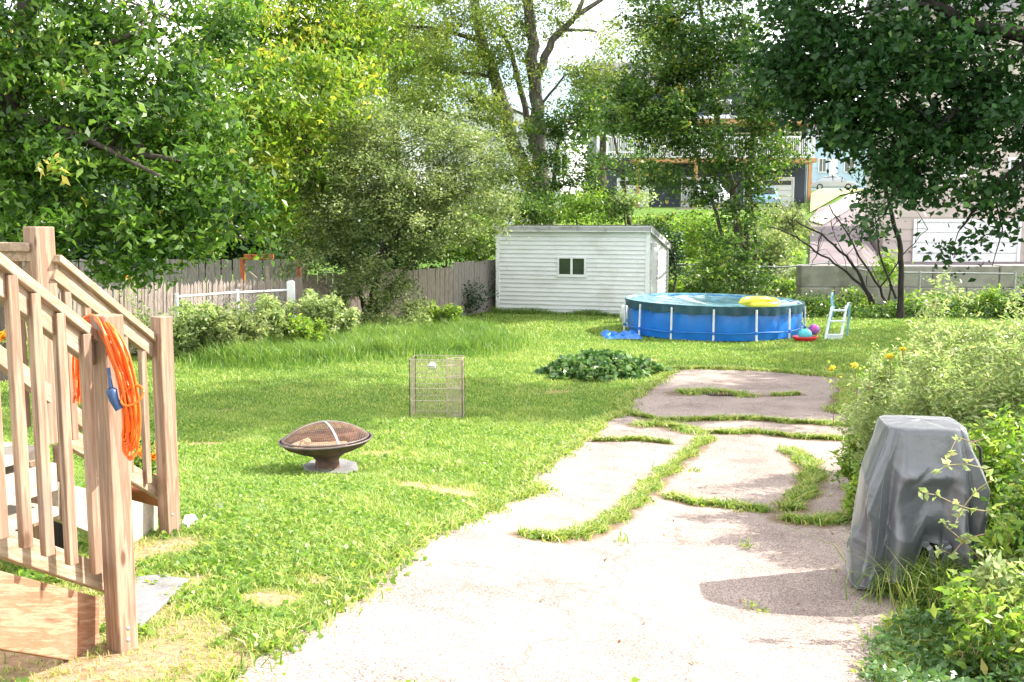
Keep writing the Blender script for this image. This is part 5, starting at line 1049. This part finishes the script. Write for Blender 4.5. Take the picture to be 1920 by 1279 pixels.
    m = MB(); c = P(1412, 574, pc.y-.85); z = pH+.055; m.tube([Vector((c.x-.30, c.y, z-.02)), Vector((c.x-.15, c.y-.02, z+.01)), Vector((c.x+.05, c.y+.05, z+.035)), Vector((c.x+.32, c.y+.12, z+.04)), Vector((c.x+.45, c.y+.2, z))], [.02, .04, .055, .05, .02], 14)
    tag(m.build('air_mattress', M['float_yellow'], None), 'limp yellow float in front of the yellow ring on the pool cover', 'pool float')
    # loose blue ground sheet sticking out at the left foot of the pool
    rg = random.Random(6); c = G(1165, 632); n = 26; m = MB(); vs = []
    for j in range(n):
        for i in range(n):
            x = c.x+(i/(n-1)-.5)*.75; y = c.y+(j/(n-1)-.5)*.9; h = .03+.05*math.sin(i*.9+j*.3)*math.sin(j*.7)+.05*max(0, math.sin(i*.35+1)); e = min(i, j, n-1-i, n-1-j)/3; vs.append((x+.04*math.sin(j*1.1), y, gzs(x, y)+max(.012, h*min(1, e)+.01)))
    m.add(vs, [(j*n+i, j*n+i+1, (j+1)*n+i+1, (j+1)*n+i) for j in range(n-1) for i in range(n-1)], True); tag(m.build('ground_sheet', M['blue_tarp'], None), 'crumpled blue ground sheet at the left foot of the pool', 'tarp')
    g_ = G(1171, 604); root = empty('pool_pump', g_, 'small pale filter pump between the shed corner and the pool', 'pump'); m = MB(); m.lathe(g_, [(0, 0), (.12, 0), (.12, .26), (.10, .30), (.10, .36), (.05, .40), (0, .40)], 18); m.build('housing', M['metal_white'], root)
    m = MB(); m.tube([g_+Vector((.1, 0, .1)), g_+Vector((.25, -.1, .12)), g_+Vector((.4, -.2, .1))], .025, 8); m.build('hose', M['metal_grey'], root)
pool_things()

# ---------------------------------------------------------------- fences
def picket_fence(name, label, a, q, h, w, gap, mat, th=.02, jit=.03, lean=.0, pointed=False, post=2.4, rails=True, seed=1, base=0.0, cap=False):
    rg = random.Random(seed); a = Vector(a); q = Vector(q); L = (q-a).length; u = (q-a)/L; n = Vector((-u.y, u.x, 0)); root = empty(name, a.lerp(q, .5), label, 'fence'); m = MB(); x = 0
    while x < L:
        ww = w*rg.uniform(.85, 1.1); hh = h+rg.uniform(-jit, jit); p = a+u*x; z = gzs(p.x, p.y)+.02+base; ln = u*(lean+rg.uniform(-.02, .02))*hh+n*rg.uniform(-.012, .012)
        p.z = z; e = Vector((0, 0, hh)); b0, b1 = p, p+u*ww
        tip = ([b1+e*.95+ln, b1-u*ww*.5+e+ln, b0+e*.95+ln] if pointed else [b1+e+ln, b0+e+ln]); m.prism([b0, b1]+tip, n*th*rg.uniform(.8, 1)); x += ww+gap*rg.uniform(.4, 1.6)
    m.build('pickets', mat, root)
    if rails:
        for f in (.22, .80):
            m = MB(); p, e = a+n*.05, q+n*.05; m.bar(Vector((p.x, p.y, gzs(p.x, p.y)+h*f+base)), Vector((e.x, e.y, gzs(e.x, e.y)+h*f+base)), .04, .08); m.build('rail', mat, root)
    k = max(1, int(L/post))
    for i in range(k+1):
        p = a+u*(L*i/k)+n*.11; m = MB(); z = gzs(p.x, p.y); m.rbox((p.x, p.y, z+(h*.96+base)/2), .09, .09, h*.96+base, math.atan2(u.y, u.x)); m.build('post', mat, root)
    return root
def at(px, Y, z=0): return Vector(((px-960)/F*Y, Y, z))
picket_fence('picket_fence', 'sagging pale picket fence with thin uneven slats behind the weeds', at(60, 16.2), at(560, 20.6), 1.22, .06, .008, M['fence_pale'], .014, .045, .05, True, 3.0, True, 3)
picket_fence('board_fence', 'grey weathered board fence beyond the neighbour yard, highest at the far left', at(-250, 24.6), at(560, 25.6), 1.38, .14, .008, M['fence_grey'], .02, .02, 0, False, 2.4, True, 4)
picket_fence('board_fence', 'grey board fence running from behind the bushy tree towards the shed', at(565, 21.2), at(848, 24.4), 1.22, .13, .012, M['fence_pale'], .02, .025, .01, False, 2.4, True, 5)
picket_fence('board_fence', 'dark shaded board fence disappearing behind the shed', at(850, 24.5), at(1010, 29.5), 1.33, .14, .006, M['fence_grey'], .02, .02, 0, False, 2.4, True, 6)
# white metal post and chain link run in front of the pickets
def chainlink(name, label, a, q, h, cell, posts, mat, wr=.0022, seed=1, lw=True):
    a = Vector(a); q = Vector(q); L = (q-a).length; u = (q-a)/L; root = empty(name, a.lerp(q, .5), label, 'fence')
    def z(p): return gzs(p.x, p.y)
    m = MB(); k = 8; m.tube([Vector(((a+u*L*i/k).x, (a+u*L*i/k).y, z(a+u*L*i/k)+h)) for i in range(k+1)], .022, 8); m.build('top_rail', mat, root)
    m = MB(); n = int(L/cell)
    for i in range(-int(h/cell), n):
        for s_ in (1, -1):
            x0 = i*cell if s_ > 0 else i*cell+h; x1 = i*cell+h if s_ > 0 else i*cell; z0_, z1_ = 0, h
            if x0 < 0: z0_ = -x0 if s_ > 0 else z0_; x0 = 0
            if x1 < 0: z1_ = h+x1 if s_ < 0 else z1_; x1 = 0
            if x0 > L or x1 > L: continue
            p = a+u*x0; e = a+u*x1; m.tube([Vector((p.x, p.y, z(p)+z0_)), Vector((e.x, e.y, z(e)+z1_))], wr, 3, False)
    m.build('wire_mesh', mat, root)
    for i in range(posts+1):
        p = a+u*(L*i/posts); m = MB(); m.tube([Vector((p.x, p.y, z(p)-.05)), Vector((p.x, p.y, z(p)+h+.06))], .03, 10); m.build('post', mat, root)
chainlink('chain_link_fence', 'chain link fence with a white top rail in front of the sagging pickets', at(330, 17.6), at(545, 19.9), 1.04, .075, 2, M['metal_white'], .0011)
chainlink('chain_link_fence', 'low chain link fence with grey rail behind the pool and the slim trunks', (4.2, 29.5, 0), (13.5, 27.2, 0), .95, .08, 4, M['metal_grey'], .002)
m = MB(); p = at(545, 19.85); z_ = gzs(p.x, p.y); m.rbox((p.x, p.y, z_+.6), .15, .13, 1.2, .1); m.lathe((p.x, p.y, z_+1.2), [(.07, 0), (.05, .02), (0, .025)], 8); tag(m.build('fence_post', M['white_trim'], None, .01), 'thick white post standing at the end of the picket fence', 'post')
m = MB(); p = at(503, 21.2); z_ = gzs(p.x, p.y); m.rbox((p.x, p.y, z_+.72), .08, .08, 1.44, .1); tag(m.build('fence_post', M['wood_pale'], None, .006), 'thin pale post sticking up behind the pickets left of the thick white one', 'post')
# orange wooden swing frame beyond the pickets
def swing():
    b = at(470, 23); b.z = gzs(b.x, b.y); root = empty('swing_frame', b, 'orange brown wooden play frame beam above the fence', 'play frame'); m = MB(); m.bar(P(458, 482, 23), P(513, 481, 23), .09, .12); m.build('beam', M['orange_wood'], root, .008)
    for x in (454, 560):
        m = MB(); t = P(x, 483, 23); m.rbox((t.x, 23, (t.z+b.z)/2), .09, .09, t.z-b.z, 0); m.build('post', M['orange_wood'], root, .008)
    m = MB(); m.bar(P(456, 500, 23), P(482, 522, 23), .03, .03); m.build('brace', M['wood_pale'], root)
swing()

# ---------------------------------------------------------------- block retaining wall
def blockwall():
    a = Vector((28.25*.285, 28.25, 0)); u = Vector((1, -.03, 0)).normalized(); root = empty('block_wall', a+u*4, 'retaining wall of large grey concrete blocks right of the bare branches', 'wall'); rg = random.Random(9)
    tops = 1.13
    for row, (z0, z1, off) in enumerate(((.52, 1.13, 0), (-.1, .515, .9))):
        x = -off
        while x < 13:
            w = 1.82; h = z1+rg.uniform(-.015, .015)*(row == 0)+(-.0)*x; m = MB(); y0 = rg.uniform(-.02, .02)-.06*row; x0 = max(x, 0)+.012; x1 = x+w-.012
            if x1-x0 > .2: m.prism([a+u*x0+Vector((0, y0, z0)), a+u*x1+Vector((0, y0, z0)), a+u*x1+Vector((0, y0, h)), a+u*x0+Vector((0, y0, h))], (0, .6, 0)); m.build('block', M['block'], root, .03)
            x += w
blockwall()

# ---------------------------------------------------------------- houses
def wallbox(mb, x0, x1, y0, y1, z0, z1): mb.box(x0, x1, y0, y1, z0, z1)
def dark_house():
    Y = 75.0; k = Y/F
    def X(px): return (px-960)*k
    def Z(py): return P(960, py, Y).z
    root = empty('dark_house', (X(1315), Y+5, Z(388)), 'dark navy sided house with a white railed deck over white garage doors', 'house')
    m = MB(); m.box(X(1120), X(1503), Y, Y+11, Z(392), Z(165)); lapx = MB()
    z = Z(392)
    m.build('wall', M['siding_navy'], root)
    z = Z(388)
    while z < Z(170): lapx.add([(X(1120), Y-.03, z), (X(1503), Y-.03, z), (X(1503), Y-.002, z+.16), (X(1120), Y-.002, z+.16)], [(0, 1, 2, 3)]); z += .16
    lapx.build('siding', M['siding_navy'], root)
    m = MB(); m.prism([(X(1108), Y-.9, Z(168)), (X(1108), Y+12, Z(168)), (X(1108), Y+5.5, Z(95))], (X(1514)-X(1108), 0, 0)); m.build('roof', M['shingle'], root)
    for px in (1120, 1508):
        m = MB(); m.box(X(px)-.12, X(px)+.12, Y-.06, Y+.2, Z(392), Z(168)); m.build('corner_trim', M['siding_blue'] if px > 1200 else M['white_trim'], root)
    def opening(x0, x1, y0, y1, name, mat, frame=True, mull=0, pane=None):
        m = MB(); m.box(X(x0), X(x1), Y-.05, Y+.1, Z(y1), Z(y0)); o_ = m.build(name, M[mat], root)
        if frame:
            f = MB(); t = .11; f.box(X(x0)-t, X(x1)+t, Y-.12, Y-.055, Z(y0), Z(y0)+t); f.box(X(x0)-t, X(x1)+t, Y-.12, Y-.055, Z(y1)-t, Z(y1)); f.box(X(x0)-t, X(x0), Y-.12, Y-.055, Z(y1), Z(y0)); f.box(X(x1), X(x1)+t, Y-.12, Y-.055, Z(y1), Z(y0))
            for i in range(mull): xx = X(x0)+(X(x1)-X(x0))*(i+1)/(mull+1); f.box(xx-.05, xx+.05, Y-.12, Y-.055, Z(y1), Z(y0))
            f.build('frame', M['white_trim'], o_)
        if pane: f = MB(); f.box(X(pane[0]), X(pane[1]), Y-.075, Y-.052, Z(pane[3]), Z(pane[2])); f.build('pane', M['glass_dark'], o_)
        return o_
    for x0, x1 in ((1157, 1211), (1276, 1340), (1392, 1480)):
        d = opening(x0, x1, 335, 389, 'garage_door', 'white_trim', True, 0, (x0+3, x1-3, 339, 347)); f = MB()
        for i in range(1, 4): zz = Z(389)+(Z(347)-Z(389))*i/4; f.box(X(x0), X(x1), Y-.062, Y-.05, zz-.02, zz+.02)
        f.build('panel_line', M['metal_grey'], d)
    for x0, x1, y0, y1, mu in ((1138, 1182, 252, 284, 1), (1232, 1246, 250, 298, 0), (1254, 1272, 252, 298, 0), (1372, 1402, 252, 290, 1), (1444, 1490, 250, 288, 1), (1140, 1170, 190, 215, 1), (1330, 1360, 190, 215, 1), (1450, 1480, 190, 215, 1)):
        opening(x0, x1, y0, y1, 'window', 'glass_dark', True, mu)
    # deck
    yd = Y-2.4
    m = MB(); m.box(X(1178), X(1506), yd, Y-.12, Z(308), Z(300)); dk = m.build('deck', M['deck_wood'], root)
    for px in (1186, 1290, 1400, 1495):
        m = MB(); m.box(X(px)-.12, X(px)+.12, yd+.05, yd+.3, Z(395)-.3, Z(308)); m.build('deck_post', M['deck_wood'], dk)
    m = MB(); m.box(X(1130), X(1500), yd+.02, yd+.08, Z(263), Z(260)); m.box(X(1130), X(1500), yd+.02, yd+.08, Z(299), Z(297)); x = X(1130)
    while x < X(1500): m.box(x, x+.045, yd+.03, yd+.07, Z(297), Z(263)); x += .13
    m.build('railing', M['white_trim'], dk)
    for px in (1130, 1200, 1300, 1400, 1500):
        m = MB(); m.box(X(px)-.07, X(px)+.07, yd, yd+.12, Z(300), Z(256)); m.build('railing_post', M['white_trim'], dk)
    m = MB(); m.box(X(1212), X(1510), yd-.2, Y-.13, Z(238), Z(230)); m.build('porch_roof', M['deck_wood'], root)
    m = MB(); m.box(X(1212)-.1, X(1510)+.1, yd-.3, Y-.14, Z(229), Z(224)); m.build('porch_roof', M['siding_white'], root)
    m = MB(); m.box(X(1110), X(1520), yd-2.2, Y+1, Z(420), Z(391)); m.build('foundation', M['block'], root)
dark_house()
def simple_house(name, label, X0, X1, Y, dpt, z0, z1, mat, gable=1.6, wins=(), roofm='shingle', course=.2, over=.4, trim='white_trim', ridge='x'):
    root = empty(name, ((X0+X1)/2, Y+dpt/2, z0), label, 'house'); m = MB(); m.box(X0, X1, Y, Y+dpt, z0-.5, z1); w = m.build('wall', M[mat], root)
    l = MB(); z = z0
    while z < z1-.05: l.add([(X0, Y-.03, z), (X1, Y-.03, z), (X1, Y-.002, z+course), (X0, Y-.002, z+course)], [(0, 1, 2, 3)]); z += course
    l.build('siding', M[mat], root)
    m = MB()
    if ridge == 'x': m.prism([(X0-over, Y-over, z1), (X0-over, Y+dpt+over, z1), (X0-over, Y+dpt/2, z1+gable)], (X1-X0+2*over, 0, 0))
    else: m.prism([(X0-over, Y-over, z1+.02), (X1+over, Y-over, z1+.02), ((X0+X1)/2, Y-over, z1+gable+.02)], (0, dpt+2*over, 0))
    m.build('roof', M[roofm], root)
    if ridge == 'y':
        m = MB(); m.prism([(X0, Y-over-.03, z1), (X1, Y-over-.03, z1), ((X0+X1)/2, Y-over-.03, z1+gable*.93)], (0, .02, 0)); m.build('gable', M[mat], root)
        m = MB(); xm = (X0+X1)/2
        m.bar((X0-over, Y-over-.08, z1), (xm, Y-over-.08, z1+gable+.05), .08, .28, (0, 1, 0)); m.bar((xm, Y-over-.08, z1+gable+.05), (X1+over, Y-over-.08, z1), .08, .28, (0, 1, 0)); m.build('barge_board', M[trim], root)
    for x0, x1, a, b_, nm, mt in wins:
        m = MB(); m.box(x0, x1, Y-.06, Y+.1, a, b_); o_ = m.build(nm, M[mt], root)
        if nm == 'window':
            f = MB(); t = .1; f.box(x0-t, x1+t, Y-.12, Y-.065, b_, b_+t); f.box(x0-t, x1+t, Y-.12, Y-.065, a-t, a); f.box(x0-t, x0, Y-.12, Y-.065, a, b_); f.box(x1, x1+t, Y-.12, Y-.065, a, b_); f.box((x0+x1)/2-.03, (x0+x1)/2+.03, Y-.12, Y-.065, a, b_); f.build('frame', M[trim], o_)
        else:
            f = MB(); t = .12; f.box(x0-t, x1+t, Y-.12, Y-.065, b_, b_+t); f.box(x0-t, x0, Y-.12, Y-.065, a, b_); f.box(x1, x1+t, Y-.12, Y-.065, a, b_); f.build('frame', M[trim], o_)
            f = MB()
            for i in range(1, 4): f.box(x0, x1, Y-.07, Y-.061, a+(b_-a)*i/4-.015, a+(b_-a)*i/4+.015)
            f.build('panel_line', M['metal_grey'], o_)
    return root
k44 = 44/F; zG = P(960, 495, 44).z
simple_house('beige_building', 'tall pinkish beige building with wide white garage doors at the right', (1652-960)*k44, (2300-960)*k44, 44.0, 2.4, zG, 11.0, 'siding_beige', 2, [
    ((1712-960)*k44, (1902-960)*k44, zG+.02, P(960, 416, 44).z, 'garage_door', 'white_trim'), ((1925-960)*k44, (2110-960)*k44, zG+.02, P(960, 416, 44).z, 'garage_door', 'white_trim'),
    ((1762-960)*k44, (1795-960)*k44, P(960, 328, 44).z, P(960, 300, 44).z, 'window', 'glass_dark'), ((1880-960)*k44, (1915-960)*k44, P(960, 328, 44).z, P(960, 300, 44).z, 'window', 'glass_dark'), ((1762-960)*k44, (1795-960)*k44, P(960, 200, 44).z, P(960, 160, 44).z, 'window', 'glass_dark')], course=.5)
k50 = 52/F
simple_house('white_house', 'pale white house half hidden behind the bushy tree and the forked trunks', (800-960)*k50, (1050-960)*k50, 52.0, 10, .9, P(960, 250, 52).z, 'siding_white', 1.6, [
    ((900-960)*k50, (930-960)*k50, P(960, 330, 52).z, P(960, 290, 52).z, 'window', 'glass_dark'), ((1040-960)*k50, (1062-960)*k50, P(960, 330, 52).z, P(960, 290, 52).z, 'window', 'glass_dark')], ridge='y')
k90 = 118/F
simple_house('pale_blue_house', 'distant pale blue and white house beyond the parked car', (1512-960)*k90, (1650-960)*k90, 118.0, 9, gzs(37, 118)-.3, P(960, 262, 118).z, 'siding_blue', 2.6, [
    ((1528-960)*k90, (1540-960)*k90, P(960, 322, 118).z, P(960, 298, 118).z, 'window', 'glass_dark'), ((1575-960)*k90, (1592-960)*k90, P(960, 322, 118).z, P(960, 298, 118).z, 'window', 'glass_dark'), ((1548-960)*k90, (1560-960)*k90, P(960, 335, 118).z, P(960, 298, 118).z, 'window', 'white_trim')])
kL = 70/F
simple_house('grey_house', 'pale grey house glimpsed through the gaps of the left crowns', (120-960)*kL, (560-960)*kL, 72.0, 10, gzs(-22, 72)-.2, P(960, 250, 72).z, 'siding_white', 3, [
    ((400-960)*kL, (430-960)*kL, P(960, 330, 72).z, P(960, 300, 72).z, 'window', 'glass_dark')])

# ---------------------------------------------------------------- cars
def car(label, p, yaw, paint, L=4.5, Wd=1.8, H=1.5, suv=False):
    root = empty('parked_car', p, label, 'car', 'parked cars in the background'); Mz = Matrix.Rotation(yaw, 3, 'Z'); k = H/1.5
    def T(v): return Vector(p)+Mz@Vector(v)
    body = [(-L/2, .35), (-L/2+.05, .75*k), (-L*.42, .92*k), (-L*.15, .95*k), (L*.30, .92*k), (L*.46, .82*k), (L/2, .6*k), (L/2, .30), (-L/2+.1, .25)]
    cab = [(-L*(.47 if suv else .38), .92*k), (-L*(.42 if suv else .24), 1.42*k), (-L*.05, 1.5*k), (L*.08, 1.44*k), (L*.27, .93*k)]
    def loft(prof, ws, mat, name, par, bevel=.04):
        m = MB(); n = len(prof); vs = []
        for s_, f in ((-1, ws), (1, ws)): vs += [T((x, s_*Wd/2*(f if z > .93*k else 1), z)) for x, z in prof]
        m.add(vs, [tuple(range(n)), tuple(range(2*n-1, n-1, -1))]+[(i, i+n, (i+1) % n+n, (i+1) % n) for i in range(n)]); return m.build(name, M[mat], par, bevel)
    bd = loft(body, 1, paint, 'body', root, .06); loft(cab, .80, paint, 'cabin', root, .03)
    win = [(x*.955+.0, (z-.93*k)*.84+.95*k) for x, z in cab]
    m = MB(); n = len(win); vs = []
    for s_ in (-1, 1): vs += [T((x, s_*(Wd/2*.82+.012+(.07 if z < 1.0*k else 0)), z)) for x, z in win]
    m.add(vs, [tuple(range(n)), tuple(range(2*n-1, n-1, -1))]+[(i, i+n, (i+1) % n+n, (i+1) % n) for i in range(n)]); m.build('side_windows', M['glass_dark'], root)
    for (x0, z0), (x1, z1), nm in (((L*.275, .97*k), (L*.10, 1.41*k), 'windscreen'), ((-L*(.485 if suv else .40), .97*k), (-L*(.43 if suv else .255), 1.40*k), 'rear_window')):
        m = MB(); s_ = 1 if nm == 'windscreen' else -1; m.prism([T((x0+s_*.02, -Wd*.40, z0)), T((x0+s_*.02, Wd*.40, z0)), T((x1+s_*.02, Wd*.34, z1)), T((x1+s_*.02, -Wd*.34, z1))], Mz@Vector((s_*.02, 0, .01))); m.build(nm, M['glass_dark'], root)
    for x in (-L*.31, L*.32):
        for s_ in (-1, 1):
            m = MB(); a = T((x, s_*(Wd/2-.18), .32)); e = T((x, s_*(Wd/2+.012), .32)); m.tube([a, e], .32, 20); w = m.build('wheel', M['tyre'], root, .02); m = MB(); m.tube([e, T((x, s_*(Wd/2+.02), .32))], .19, 16); m.build('rim', M['metal_grey'], w)
    for s_ in (-1, 1):
        m = MB(); m.rbox(T((L/2-.03, s_*Wd*.36, .62*k)), .1, .3, .14, yaw); m.build('headlight', M['metal_white'], root, .02); m = MB(); m.rbox(T((-L/2+.03, s_*Wd*.40, .74*k)), .1, .16, .22, yaw); m.build('tail_light', M['lamp_lens'], root, .02)
    return root
def cpos(px, Y, z=None):
    x = (px-960)/F*Y; return (x, Y, gzs(x, Y) if z is None else z)
zf = P(960, 391, 75).z+.02
car('white van like car parked before the middle garage door', ((1318-960)/F*71.6, 70.4, P(960, 391, 75).z-.0), math.radians(-88), 'car_white', 4.4, 1.9, 1.75, True)
car('pale blue car parked before the right garage door', ((1417-960)/F*71.6, 70.4, P(960, 391, 75).z-.0), math.radians(-95), 'car_blue', 4.3, 1.8, 1.45)
car('silver car parked at the top of the asphalt drive', cpos(1556, 108), math.radians(-15), 'car_silver', 4.5, 1.8, 1.45)
# ground under the two cars
tag(MB().box((1262-960)/F*70, (1490-960)/F*70, 66.5, 72.5, zf-.4, zf-.02).build('parking_apron', M['concrete_far'], None), kind='structure')
# toy details at the left fence and drain grate in the pad
def grate():
    b = G(1348, 741); root = empty('drain_grate', b+Vector((0, 0, .016)), 'rusty drain grate overgrown with grass in the far driveway slab', 'drain grate'); m = MB()
    for i in range(7): m.rbox(b+Vector((-.15+i*.05, 0, .03)), .018, .34, .014, .25)
    m.build('bars', M['rust'], root); m = MB(); m.rbox(b+Vector((0, 0, .0145)), .4, .38, .006, .25); m.build('pit', M['black'], root)
grate()
